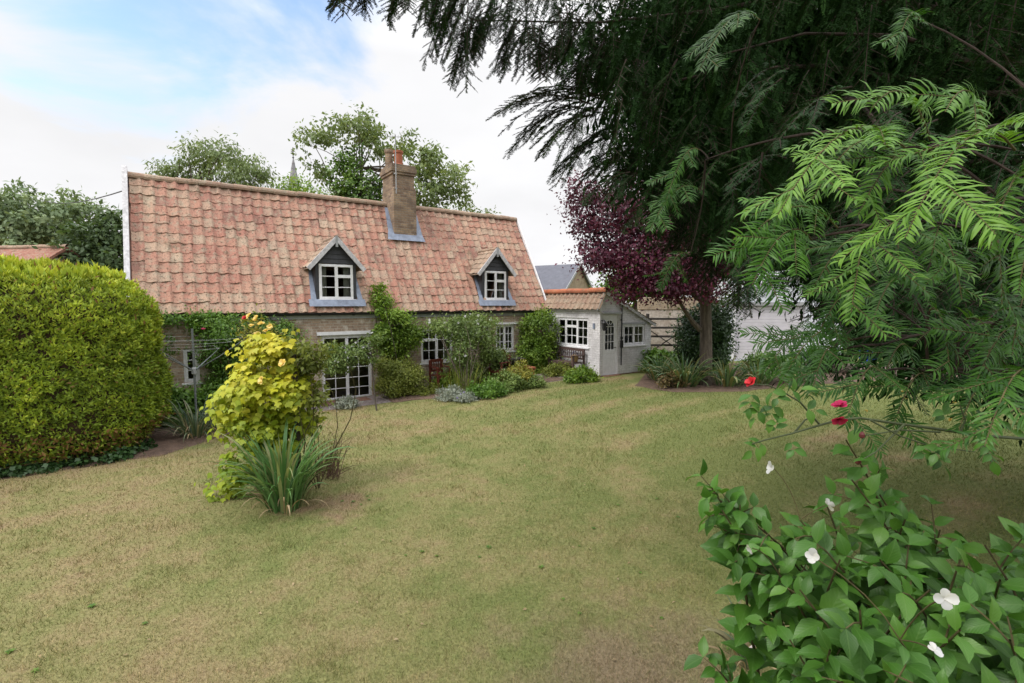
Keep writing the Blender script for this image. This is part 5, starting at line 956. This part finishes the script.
# ------------------------------------------------------------------ the big yew on the right
yb = np.array([7.3, 5.3, 0.]); yb[2] = float(gz(yb[0], yb[1])); yc = np.array([5.3, 5.6, .2])
yew = empty('yew_tree', yb, 'huge dark yew with hanging needle sprays filling the right side of the view', 'tree')
b_ = MB(); tz = np.linspace(-.2, 9.5, 9); b_.tube(np.c_[yb[0]+.12*np.sin(tz), yb[1]+.1*np.cos(tz*.8), tz+yb[2]], np.linspace(.48, .12, 9), 14); b_.build('trunk', M['yewbark'], yew, world=True)
class Needles:
    def __init__(s): s.P = []; s.X = []; s.N = []; s.L = []; s.r = []; s.tw = MB()
    def shoot(s, p0, d0, Ls, droop, nl, sp, r_, up=None, tw=None, v=.15):
        d0 = np.array(d0, float); d0 /= np.linalg.norm(d0)+1e-9; K = max(3, int(Ls/sp)); t_ = (np.arange(K)+.5)/K*Ls
        q_ = droop/Ls; p = p0+d0*t_[:, None]; p[:, 2] -= q_*t_**2; tg = np.tile(d0, (K, 1)); tg[:, 2] -= 2*q_*t_; tg = unit(tg)
        u_ = np.array([0, 0, 1.]) if up is None else np.array(up, float); sd_ = np.cross(tg, u_); sd_ = unit(sd_+1e-6); nr = np.cross(sd_, tg)
        fr = t_/Ls; ln = nl*np.minimum(1, .55+3*fr)*(1-.55*np.clip((fr-.6)/.4, 0, 1)**2)
        for sg in (-1, 1):
            s.P.append(p); fw = .45+.5*fr; s.X.append(unit(sd_*sg*.9+tg*fw[:, None]+nr*v+rng.normal(0, .16, (K, 3)))); s.N.append(nr+rng.normal(0, .22, (K, 3))); s.L.append(ln*(.85+.3*rng.random(K))); s.r.append(np.clip(r_+.25*(fr-.5)+rng.normal(0, .10, K), 0, 1))
        if tw: s.tw.tube(np.concatenate([[p0], p[::max(1, K//4)], p[-1:]]), np.linspace(tw, tw*.4, len(p[::max(1, K//4)])+2), 4, cap=False)
        return p, tg, sd_, nr
    def spray(s, pts, nside, sl, nl, sp, r_, tw=None, droop=.25, up=None, ang=.85, main_from=.06):
        """a branch through pts with side shoots to the left and right in one flat, drooping fan"""
        pts = np.array(pts, float); n_ = len(pts); d = np.r_[0, np.cumsum(np.linalg.norm(np.diff(pts, axis=0), axis=1))]; Ltot = d[-1]
        at_ = lambda t_: np.array([np.interp(t_*Ltot, d, pts[:, k]) for k in range(3)])
        for k in range(nside):
            t_ = .12+.85*(k+.3+.4*rng.random())/nside; p0 = at_(t_); tg = unit(at_(min(1, t_+.04))-at_(max(0, t_-.04))); u_ = np.array([0, 0, 1.]) if up is None else np.array(up, float)
            sd_ = np.cross(tg, u_); sd_ /= np.linalg.norm(sd_)+1e-6; sg = 1 if k % 2 else -1; L_ = sl*(.55+.6*rng.random())*(1-.45*t_)
            s.shoot(p0, tg*(.75)+sd_*sg*ang+rng.normal(0, .12, 3), L_, droop*L_*(.6+.8*rng.random()), nl*(.8+.3*rng.random()), sp, np.clip(r_+rng.normal(0, .14), 0, 1), up, tw and tw*.6)
        t0 = main_from; e_ = at_(1.); p0 = at_(t0); dd_ = at_(min(1, t0+.15))-p0; L_ = (1-t0)*Ltot
        K = max(4, int(L_/sp)); tt = t0+(1-t0)*(np.arange(K)+.5)/K; p = np.stack([np.interp(tt*Ltot, d, pts[:, k]) for k in range(3)], 1); tg = unit(np.gradient(p, axis=0)); u_ = np.array([0, 0, 1.]) if up is None else np.array(up, float)
        sd_ = unit(np.cross(tg, u_)+1e-6); nr = np.cross(sd_, tg); fr = (tt-t0)/(1-t0)
        for sg in (-1, 1):
            s.P.append(p); s.X.append(unit(sd_*sg*.9+tg*(.5+.5*fr)[:, None]+nr*.15+rng.normal(0, .16, (K, 3)))); s.N.append(nr+rng.normal(0, .22, (K, 3))); s.L.append(nl*(1-.5*np.clip((fr-.7)/.3, 0, 1)**2)*(.85+.3*rng.random(K))); s.r.append(np.clip(r_+.1+rng.normal(0, .10, K), 0, 1))
        if tw: s.tw.tube(pts, np.linspace(tw, tw*.4, n_), 5, cap=False)
    def build(s, name, m, parent, wd, tm=T_NEED, twm=None):
        P, X, N_, L_, r_ = (np.concatenate(q_) for q_ in (s.P, s.X, s.N, s.L, s.r)); k_ = rng.random(len(P)) > .10; P, X, N_, L_, r_ = P[k_], X[k_], N_[k_], L_[k_], r_[k_]; bl_ = wob(P, 9., 2.)[:, None]; X = X+np.c_[.12*bl_, -.05*bl_, -.10+.18*bl_]; L_ = L_*rng.uniform(.72, 1.12, len(P)); leaves(name, m, parent, tm, P, X, N_, L_, wd*(.85+.3*rng.random(len(P))), r_)
        if twm and s.tw.v: tag(s.tw.build('twigs', twm, parent, world=True), kind='stuff')
def arc(a, b_, lift=.1, n_=6, side=0.):
    a, b_ = np.array(a, float), np.array(b_, float); t_ = np.linspace(0, 1, n_)[:, None]; L_ = np.linalg.norm(b_-a); sd_ = np.cross(b_-a, (0, 0, 1)); sd_ /= np.linalg.norm(sd_)+1e-6
    return a+(b_-a)*t_+np.array([0, 0, 1])*lift*L_*4*t_*(1-t_)+sd_*side*L_*4*t_*(1-t_)
# main limbs, spreading from the trunk over the lawn
LT = lambda z_: yb+np.array([0, 0, z_-yb[2]])
limb_def = [(5.2, at(400, -40, 3.6), .11), (4.9, at(470, 20, 3.9), .09), (4.5, at(520, 105, 4.3), .08), (5.6, at(560, -60, 3.2), .10), (4.2, at(600, 150, 4.6), .08), (3.9, at(690, 215, 4.3), .08), (3.6, at(720, 265, 3.8), .07), (4.4, at(700, 60, 3.0), .09), (4.0, at(760, 90, 3.6), .09), (3.2, at(790, 320, 3.4), .06), (3.4, np.array([1.75, 1.35, 3.45]), .09), (3.0, at(900, 300, 2.6), .06), (3.0, np.array([2.3, 1.9, 2.75]), .05), (4.6, np.array([1.6, 2.2, 4.6]), .09), (6.0, np.array([2.2, 1.2, 6.0]), .1)]
b_ = MB(); limbs = []
for z_, e_, r_ in limb_def:
    r_ *= .75
    pl_ = arc(LT(z_), e_, .06, 9); pl_[1:-1] += rng.normal(0, .05, (7, 3)); limbs.append(pl_); b_.tube(pl_, r_*np.array([1, .85, .72, .6, .48, .36, .22, .12, .05]), 8, cap=False)
b_.build('limb', M['yewbark'], yew, world=True)
# canopy: hanging branchlets.  Regions are given by what they hide, at several metres' depth
def inpoly(x, y, poly):
    c_ = False; n_ = len(poly); j_ = n_-1
    for i_ in range(n_):
        (xi, yi), (xj, yj) = poly[i_], poly[j_]
        if (yi > y) != (yj > y) and x < (xj-xi)*(y-yi)/(yj-yi)+xi: c_ = not c_
        j_ = i_
    return c_
far = Needles()
poly = [(430, -60), (440, -10), (470, 10), (520, 15), (575, 35), (600, 60), (585, 88), (575, 110), (600, 130), (640, 150), (655, 180), (690, 205), (720, 215), (760, 228), (820, 260), (900, 320), (1090, 355), (1090, -60)]
cnt = 0
while cnt < 1700:
    x, y = 430+660*rng.random(), -60+425*rng.random()
    if not inpoly(x, y, poly): continue
    edge = x < 640 and y < 150
    if x < 640 and rng.random() < (.45 if not edge else .3): continue
    Y = 2.9+2.6*rng.random() if x > 620 else 3.3+1.4*rng.random(); a = at(x, y, Y); Ls = .42*(.6+.7*rng.random()); cnt += 1
    e_ = a+np.array([-.35*rng.random()-.08+.18*(x > 800)*rng.normal(), -.18*rng.random()+.12*rng.normal(), -.75])*Ls*(1.05 if x > 560 else .85)
    far.spray(arc(a, e_, .10, 5), 8, .22, .026 if x < 650 else .028, .0085, .35+.2*rng.normal(), None if cnt % 4 else .004, .5)
# the free hanging fingers at the left edge, against the sky
fing = [((440, -30), (425, 28)), ((470, -20), (440, 55)), ((475, 10), (455, 82)), ((500, 5), (482, 60)), ((520, 20), (505, 72)), ((535, 25), (540, 70)), ((410, -20), (398, 12)), ((355, -22), (338, 6)), ((372, -30), (364, 8)), ((560, 40), (545, 75)), ((580, 60), (575, 88)), ((600, 100), (500, 112)), ((580, 104), (520, 135)), ((600, 110), (545, 150)), ((620, 130), (560, 172)), ((640, 150), (585, 180)), ((645, 160), (615, 190)), ((590, 20), (600, 80)), ((610, 30), (622, 75)), ((640, 60), (632, 110)), ((660, 80), (640, 140)), ((570, 10), (560, 60)), ((660, 180), (655, 225)), ((690, 200), (680, 250)), ((720, 230), (700, 282)), ((735, 260), (740, 312))]
for (x0, y0), (x1, y1) in fing:
    for k in range(6):
        Y = 3.7+.7*rng.random(); a, e_ = at(x0+rng.normal(0, 6), y0+rng.normal(0, 4), Y), at(x1+rng.normal(0, 7), y1+rng.normal(0, 6), Y-.12+.2*rng.normal()); far.spray(arc(a, e_, .13, 6), 14, .19, .027, .0066, .35+.2*rng.normal(), .005, .55)
far.build('hanging_needles', F['yew'], yew, .0052, T_DIA, M['yewbark'])
# mid depth sprays: greener, over the plum and in front of the dark inside
mid = Needles(); cnt = 0
poly2 = [(650, 120), (600, 160), (640, 200), (700, 215), (735, 215), (800, 225), (835, 285), (880, 330), (960, 365), (1080, 375), (1080, 150), (900, 90), (760, 60)]
while cnt < 110:
    x, y = 600+480*rng.random(), 60+345*rng.random()
    if not inpoly(x, y, poly2): continue
    Y = 1.7+1.6*rng.random()**1.2 if x > 760 else 2.8+1.0*rng.random(); a = at(x, y, Y); cnt += 1; Ls = .38*(.6+.7*rng.random())
    e_ = a+np.array([-.62+.4*rng.normal(), -.25+.25*rng.normal(), -.55-.2*rng.random()])*Ls
    mid.spray(arc(a, e_, .13, 6), 9, .17, .031, .0075, .4+.22*rng.normal(), .004, .6)
mid.build('green_needles', F['yewmid'], yew, .0036, T_NEED, M['yewbark'])
# nearest sprays: every needle shows
near = Needles()
ns = [((905, 148), (778, 215), 1.12, .9, 11), ((900, 160), (812, 200), 1.2, .6, 8), ((930, 140), (872, 108), 1.15, .7, 6), ((1015, 150), (905, 238), 1.0, .9, 11), ((1030, 185), (990, 250), 1.05, .6, 8), ((940, 165), (858, 215), 1.2, .6, 8), ((985, 130), (945, 112), 1.1, .6, 6), ((838, 228), (733, 262), 1.35, .5, 10), ((812, 240), (752, 285), 1.3, .5, 9), ((870, 235), (850, 322), 1.15, .8, 9), ((895, 225), (898, 280), 1.25, .5, 8), ((885, 250), (815, 285), 1.45, .4, 9), ((990, 235), (1002, 305), 1.1, .5, 9), ((935, 235), (962, 300), 1.35, .4, 8), ((930, 310), (950, 372), 1.2, .5, 11), ((965, 320), (1000, 365), 1.25, .45, 9), ((850, 340), (785, 376), 1.6, .4, 9), ((835, 345), (765, 372), 1.7, .35, 9), ((835, 352), (812, 392), 1.5, .35, 7), ((880, 372), (845, 425), 1.25, .25, 9), ((930, 380), (893, 428), 1.3, .2, 9), ((1035, 380), (985, 445), 1.0, .4, 10), ((1000, 390), (958, 432), 1.15, .3, 9), ((1030, 300), (1012, 350), 1.1, .45, 8), ((1040, 240), (1018, 292), 1.0, .6, 8), ((905, 285), (870, 330), 1.5, .35, 8), ((870, 300), (820, 330), 1.6, .35, 8), ((1030, 340), (975, 385), 1.15, .4, 9), ((960, 200), (930, 262), 1.3, .5, 8), ((700, 150), (665, 205), 2.6, .10, 9), ((760, 20), (700, 70), 2.2, .0, 8), ((920, 20), (895, 55), 1.9, .1, 6), ((700, 190), (650, 230), 2.6, .05, 8), ((800, 190), (770, 245), 1.9, .15, 8), ((690, 255), (660, 290), 2.7, .05, 6), ((910, 350), (880, 390), 1.5, .3, 8)]
tips_ = []
for (x0, y0), (x1, y1), Y, r_, k_ in ns:
    a, e_ = at(x0, y0, Y+.10), at(x1, y1, Y-.05); L_ = np.linalg.norm(e_-a); up = unit(np.array([-.15, -.65, .85])+rng.normal(0, .30, 3))
    near.spray(arc(a, e_, .24, 9), max(2, k_//2-1), .50*L_+.03, (.038+.014*rng.random())*Y**.25, .0070, r_*.9-(.10+.28*rng.random() if y0 > 220 else 0)+rng.normal(0, .06), .0028, .5, up, .75, .05); tips_.append(a)  # lower sprays pushed to a darker tone, shade put into their colour
near.build('lit_needles', F['yewlit'], yew, .0047, T_NEED, M['twig'])
b_ = MB(); lead = []
for l_, a, e_ in ((10, at(1150, 140, 1.9), at(925, 148, 1.22)), (10, at(1150, 210, 1.75), at(850, 232, 1.35)), (12, at(1160, 330, 1.6), at(880, 345, 1.5)), (12, at(1150, 400, 1.4), at(930, 372, 1.35)), (8, at(880, 130, 2.8), at(705, 160, 2.65))):
    q_ = limbs[l_][-2]; pl_ = np.concatenate([arc(q_, a, .05, 6)[:-1], arc(a, e_, .05, 10, .03)]); b_.tube(pl_, np.linspace(.016, .003, len(pl_)), 6, cap=False); lead.append(pl_[4:])
allp = np.concatenate([np.stack([np.interp(np.linspace(0, 1, 60), np.linspace(0, 1, len(l_)), l_[:, k]) for k in range(3)], 1) for l_ in lead])
for a in tips_:
    q_ = allp[np.argmin(np.linalg.norm(allp-a, axis=1))]; b_.tube(arc(q_, a, .06, 6, .05), np.linspace(.0042, .0026, 6), 5, cap=False)
b_.build('branch', M['yewbark'], yew, world=True)
# the mass of the crown: overhead, behind and round the trunk
lob = [(yc+(0, .3, 4.2), (2.0, 1.8, 2.6)), (yc+(.2, 0, 7.3), (2.6, 2.6, 2.2)), (yc+(2.4, -.8, 4.8), (1.6, 1.6, 1.9)), (yc+(-2.2, -.6, 6.2), (1.6, 1.6, 1.0)), (yc+(1.6, .8, 2.4), (1.9, 1.4, 1.1)), (yc+(-.9, .9, 3.6), (1.1, .9, 1.5)), (yc+(-1.2, .5, 5.2), (1.6, 1.2, 1.2)), (at(715, 120, 6.2), (1.1, .9, 1.5)), (at(800, 60, 6.6), (1.7, 1., 1.9)), (at(900, 120, 6.4), (1.8, 1., 2.2)), (at(1000, 150, 6.4), (1.8, 1., 2.6)), (at(755, 170, 6.0), (.8, .8, 1.0)), (at(890, 250, 6.2), (1.1, .9, 1.0)), (at(900, 320, 5.0), (.7, .6, .5)), (at(980, 320, 4.8), (1.0, .6, .7)), (at(1060, 340, 4.6), (1.0, .7, .7)), (at(680, 40, 6.0), (1.0, .9, 1.2)), (at(690, 160, 5.6), (.6, .6, .7)), (at(650, 50, 5.0), (.5, .6, .7)), (at(665, 130, 5.0), (.36, .5, .45)), (at(740, 60, 5.6), (1.3, .9, 1.5)), (at(830, 150, 5.8), (1.4, .8, 1.5)), (at(950, 230, 5.6), (1.4, .8, 1.5)), (at(930, 20, 5.8), (1.6, .9, 1.5))]
P, X, Nn, rnd, cc = mass(lob, 240000, 2200, .24, .35, -.8, .7, .7); L_ = .11*(.6+.7*rng.random(len(P))); ok = ~((P[:, 1] < 2.0) & (np.abs(P[:, 0]) < 1.2) & (P[:, 2] < 4)); ok &= P[:, 1] > -1.2
P, X, Nn, rnd, L_ = P[ok], X[ok], Nn[ok], rnd[ok], L_[ok]; leaves('crown', F['yew'], yew, T_DIA, P, X, Nn, L_, L_*.30, rnd*.7)  # crown kept to the darker tones, adding to its painted shade

# ------------------------------------------------------------------ mock orange in the right foreground
mb_ = np.array([1.55, 1.75, 0.]); mb_[2] = float(gz(mb_[0], mb_[1]))
mo = empty('mock_orange', mb_, 'leafy mock orange bush with single white flowers in the right foreground', 'shrub')
tipm = [(740, 505, 1.5), (764, 530, 1.45), (720, 500, 1.6), (712, 488, 1.55), (722, 510, 1.5), (770, 560, 1.35), (800, 520, 1.4), (846, 440, 1.45), (852, 480, 1.35), (825, 500, 1.5), (880, 495, 1.4), (905, 520, 1.3), (940, 530, 1.4), (985, 545, 1.3), (1020, 540, 1.4), (1000, 580, 1.15), (960, 560, 1.2), (930, 590, 1.1), (880, 560, 1.2), (840, 560, 1.25), (800, 590, 1.25), (860, 610, 1.1), (790, 640, 1.25), (760, 620, 1.35), (720, 672, 1.45), (830, 650, 1.1), (900, 640, 1.0), (960, 630, 1.0), (1010, 640, 1.0), (1030, 600, 1.1), (750, 700, 1.3), (800, 700, 1.15), (870, 690, 1.0), (940, 690, .95), (1000, 700, .95), (1050, 660, 1.0), (1060, 560, 1.25), (1080, 610, 1.15), (1100, 680, 1.0), (850, 740, 1.0), (930, 750, .95), (780, 760, 1.2), (1020, 760, .95), (815, 620, 1.4), (990, 600, 1.4), (870, 530, 1.6), (930, 540, 1.7), (1040, 530, 1.7), (980, 670, 1.2), (910, 600, 1.4)]
Ps, Xs, Ns, Ls, rs = [], [], [], [], []; sb = MB(); ends = []
for px, py, Y in tipm:
    e_ = at(px, py, Y); e_[2] = max(e_[2], .25); s0 = mb_+np.array([rng.normal(0, .14), rng.normal(0, .14), 0]); 
    pth = bez(s0, e_, .10, .05, 14); pth[:, 2] = np.maximum(pth[:, 2], .02); pth[0, 2] = -.03; sb.tube(pth, np.linspace(.010, .0022, 14), 6, cap=False); ends.append(e_)
    tgt = unit(np.gradient(pth, axis=0)); Lt = np.linalg.norm(e_-s0); nn_ = int(Lt*.62/.062)
    for k in range(nn_):
        t_ = .40+.60*(k+.5)/nn_; p = np.array([np.interp(t_*13, np.arange(14), pth[:, q_]) for q_ in range(3)]); tg = np.array([np.interp(t_*13, np.arange(14), tgt[:, q_]) for q_ in range(3)])
        a_ = k*1.57+rng.normal(0, .3); h1 = unit(np.cross(tg, (.1, .2, 1.))); h2 = np.cross(tg, h1); sz = (.082+.050*rng.random()**1.5)*(1-.45*max(0, (t_-.8)/.2))
        for sg in (1, -1):
            o_ = (h1*math.cos(a_)+h2*math.sin(a_))*sg; Ps.append(p+o_*.004); Xs.append(o_*.85+tg*.55+np.array([0, -.10, -.30+.15*rng.normal()])); Ns.append(np.array([-.10, -.35, 1.])+rng.normal(0, .28, 3)); Ls.append(sz*(.85+.3*rng.random())); rs.append(np.clip(.15+.6*t_*rng.random()+.25*rng.random(), 0, 1))
        if k > nn_*.3 and rng.random() < .32:      # short side shoot with two pairs of leaves
            o_ = unit((h1*math.cos(a_)+h2*math.sin(a_))+tg*.6+np.array([0, -.15, .2])); q1 = p+o_*(.06+.07*rng.random()); sb.tube([p, (p+q1)/2+(0, 0, .006), q1], [.0025, .002, .0015], 5, cap=False)
            for w_ in (.5, 1.):
                pp_ = p+(q1-p)*w_; s1 = unit(np.cross(o_, rdir(1)[0]))
                for sg in (1, -1): Ps.append(pp_); Xs.append(s1*sg+o_*.6+np.array([0, 0, -.2])); Ns.append(np.array([-.1, -.35, 1.])+rng.normal(0, .3, 3)); Ls.append((.045+.03*rng.random())); rs.append(rng.random())
Ls = np.array(Ls); leaves('foliage', F['mock'], mo, T_BIG, np.array(Ps), np.array(Xs), np.array(Ns), Ls, Ls*(.50+.16*rng.random(len(Ls))), np.array(rs), smooth=True, vein=True)
sb.build('stem', M['twig'], mo, world=True)
for px, py, Y, r_, fc in ((813, 556, 1.02, .030, (-.2, -.9, .5)), (944, 598, .86, .030, (-.1, -.8, .6)), (934, 650, .86, .022, (-.2, -.6, .8)), (772, 468, 1.45, .034, (-1, -.2, .1)), (828, 505, 1.35, .030, (.6, -.5, .3)), (751, 549, 1.3, .024, (-.8, -.5, -.1))):
    c_ = at(px, py, Y); fl = blossom('flower', c_, r_*.62, F['wpetal'], mo, fc, 4, .42); b_ = MB(); f_ = unit(np.array(fc, float))
    for k in range(14): q_ = c_+f_*.003; b_.tube([q_, q_+(f_+rng.normal(0, .45, 3))*.011], [.0010, .0016], 4)
    st = b_.build('stamens', F['stamen'], fl); tp_ = np.array(ends); nb = tp_[np.argmin(np.linalg.norm(tp_-c_, axis=1))]
    sb2 = MB(); sb2.tube(bez(c_-f_*.006, nb, .05, .03, 5), [.0014]*5, 5, cap=False); sb2.build('flower_stalk', M['twig'], mo, world=True)

# ------------------------------------------------------------------ long rose stem across the right foreground
rb0 = np.array([1.75, 1.3, 0.]); rb0[2] = float(gz(rb0[0], rb0[1]))
ro = empty('shrub_rose', rb0, 'long arching rose stem with magenta blooms reaching in from the right above the mock orange', 'rose bush')
RY = 1.1; pth = [rb0-(0, 0, .05), rb0+(0.05, -.03, 1.2)]+[at(x, y, RY+q_) for x, y, q_ in ((1090, 470, .15), (1040, 440, .1), (985, 436, .05), (930, 428, 0), (900, 424, 0), (860, 418, -.02), (838, 420, -.04), (810, 428, -.05), (790, 434, -.06), (765, 440, -.06), (752, 444, -.06))]
b_ = MB(); b_.tube(pth, np.r_[.009, .008, np.linspace(.0042, .0013, len(pth)-2)], 7)
for q_ in ([(820, 425), (800, 402), (783, 392), (768, 385), (752, 384)], [(905, 424), (892, 436), (876, 452), (858, 462)], [(940, 432), (900, 430), (862, 436)], [(870, 420), (900, 436), (930, 446), (975, 452)], [(795, 432), (805, 420), (815, 415)], [(960, 434), (965, 420), (960, 405)]): b_.tube([at(x, y, RY-.04) for x, y in q_], np.linspace(.0024, .001, len(q_)), 6)
b_.build('stem', plain('dark green rose stem', (.055, .07, .03), .6), ro, world=True)
Ps, Xs, Ns, Ls = [], [], [], []
for x, y, dx, dy, n_ in ((752, 388, -.2, 1, 5), (765, 400, -.6, .8, 5), (768, 386, .3, .5, 4), (775, 400, -.3, 1, 5), (785, 393, .5, -.2, 3), (766, 440, -.6, .3, 5), (775, 434, -.1, -.6, 4), (789, 436, .2, .8, 4), (800, 408, .8, .1, 3), (930, 446, .3, .6, 5), (945, 438, -.5, .5, 5), (970, 430, .5, -.6, 5), (945, 420, -.4, -.6, 5), (960, 408, .5, .3, 5), (985, 440, .2, .9, 5), (1005, 436, .5, -.8, 5), (925, 440, -.2, .8, 4), (872, 455, -.5, .6, 3)):
    d = unit(np.array([dx, -.25, -dy])); c_ = at(x, y, RY-.05); s1 = unit(np.cross(d, (0, -1, .3)))
    for k in range(n_):
        pr_ = k//2+1; p = c_+d*.015*pr_; sg = 0 if k == n_-1 and n_ % 2 else (1 if k % 2 else -1); Ps.append(p); Xs.append(d*(1 if sg == 0 else .45)+s1*sg+np.array([0, 0, -.2])); Ns.append(np.array([0, -.55, .8])+rng.normal(0, .3, 3)); Ls.append(.028*(.8+.4*rng.random()))
Ls = np.array(Ls); leaves('foliage', F['mock'], ro, T_BIG, np.array(Ps), np.array(Xs), np.array(Ns), Ls, Ls*.58, smooth=True, vein=True)
for x, y, r_, fm, k_, fc in ((752, 383, .014, 'rpetal', 5, (-.9, -.3, .4)), (840, 407, .017, 'ppetal', 5, (-.6, -.5, .6)), (838, 418, .016, 'ppetal', 5, (-.5, -.6, -.4))): blossom('flower', at(x, y, RY-.07), r_, F[fm], ro, fc, k_, .5, 2)
for x, y in ((862, 436), (858, 462)): b_ = MB(); c_ = at(x, y, RY-.04); b_.lathe(c_-(0, 0, .006), [(.001, 0), (.006, .004), (.006, .010), (.001, .016)], 8); b_.build('rose_hip', plain('dark red hip', (.10, .02, .02), .5), ro, world=True)

# ------------------------------------------------------------------ dead strap leaves at the foot of the mock orange
db = gp(748, 668); ds = empty('dying_iris', db, 'dying iris tuft with one bleached curled leaf under the mock orange', 'garden plant')
straps('leaves', F['strapdull'], ds, db, .05, 9, .55, .035, (50, 85), (50, 130), az=(2.4, .8)); straps('dead_leaves', F['straw'], ds, db, .08, 14, .4, .022, (30, 80), (70, 160))
b_ = MB(); b_.tube([gp(744, 662)+(0, 0, .02), gp(748, 662)+(0, 0, .10), gp(757, 662)+(0, 0, .155), gp(768, 663)+(.02, 0, .14), gp(776, 664)+(.03, 0, .10)], [.007, .010, .011, .009, .004], 6); b_.build('bleached_leaf', F['bleach'], ds, world=True)

# ------------------------------------------------------------------ grass blades and litter on the lawn
def on_lawn(p):
    s_ = (p[:, 0]-O[0])*U[0]+(p[:, 1]-O[1])*U[1]; n_ = (p[:, 0]-O[0])*V[0]+(p[:, 1]-O[1])*V[1]
    bad = (n_ > np.interp(s_, [-6, .5, 2.3, 2.7, 5.5, 8, 10.9, 11.8, 14.2], [-3.3, -3.2, -1.7, -.95, -1.4, -2.35, -2.3, -2.7, -2.75])) & (s_ < 14.3)
    ex = np.array([q_[0] for q_ in rb]); ey_ = np.array([q_[1] for q_ in rb]); o_ = np.argsort(ex); bad |= (p[:, 0] > ex.min()) & (p[:, 1] > np.interp(p[:, 0], ex[o_], ey_[o_])); return ~bad
nb = 340000; r_ = np.exp(rng.uniform(math.log(2.9), math.log(19), nb)); a_ = rng.uniform(-R(54), R(54), nb); P = np.c_[r_*np.sin(a_), r_*np.cos(a_), np.zeros(nb)]
ok = on_lawn(P); P, r_ = P[ok], r_[ok]; nb = len(P); P[:, 2] = gz(P[:, 0], P[:, 1])-.003
tall = .024+.045*np.clip(vn(P, 2.2)*.6+vn(P, 6.1)*.6-.15, 0, 1)+.03*rng.random(nb)**2+.012*np.clip(wob(P, 1.3), 0, 1); az_ = rng.uniform(0, 2*math.pi, nb); ln_ = rng.uniform(.1, 1.3, nb); X = np.c_[np.cos(az_)*ln_, np.sin(az_)*ln_, np.ones(nb)]
T_BL = (np.array([(0, .5, 0), (0, -.5, 0), (1, 0, .08)]), [(0, 1, 2)])
g_ = leaves('lawn_grass', M['blade'], None, T_BL, P, X, rdir(nb), tall*np.clip(r_/8, 1, 1.3), .0036*np.clip(r_/4.2, 1, 3.)); tag(g_, 'short mown grass blades, part green and part straw, covering the lawn', 'grass', kind='stuff')
n_ = 160; r_ = np.exp(rng.uniform(math.log(3.2), math.log(14), n_)); a_ = rng.uniform(-R(45), R(45), n_); P = np.c_[r_*np.sin(a_), r_*np.cos(a_), np.zeros(n_)]; P = P[on_lawn(P)]; P[:, 2] = gz(P[:, 0], P[:, 1])+.018
g_ = leaves('fallen_leaves', F['straw'], None, T_LEAF, P, rdir(len(P))*(1, 1, .2), np.array([0, 0, 1])+rng.normal(0, .3, (len(P), 3)), .045, .022); tag(g_, 'small pale dead leaves scattered over the lawn', 'fallen leaves', kind='stuff')

nw = 170; r_ = np.exp(rng.uniform(math.log(3.0), math.log(9), nw)); a_ = rng.uniform(-R(50), R(50), nw); P0 = np.c_[r_*np.sin(a_), r_*np.cos(a_), np.zeros(nw)]; P0 = P0[on_lawn(P0) & (vn(P0, 1.1) > .0)]; k = 7
az_ = (np.arange(k)/k*2*math.pi)[None]+rng.uniform(0, 6.3, len(P0))[:, None]; P = np.repeat(P0, k, 0); P[:, 2] = gz(P[:, 0], P[:, 1])+.008; X = np.c_[np.cos(az_).ravel(), np.sin(az_).ravel(), .35*rng.random(len(P))+.1]; L_ = .032*np.repeat(.5+.9*rng.random(len(P0)), k)
g_ = leaves('lawn_weeds', F['green'], None, T_LEAF, P, X, np.array([0, 0, 1])+rng.normal(0, .2, (len(P), 3)), L_, L_*.5); tag(g_, 'little flat green weed rosettes dotted through the dry lawn', 'weeds', kind='stuff')
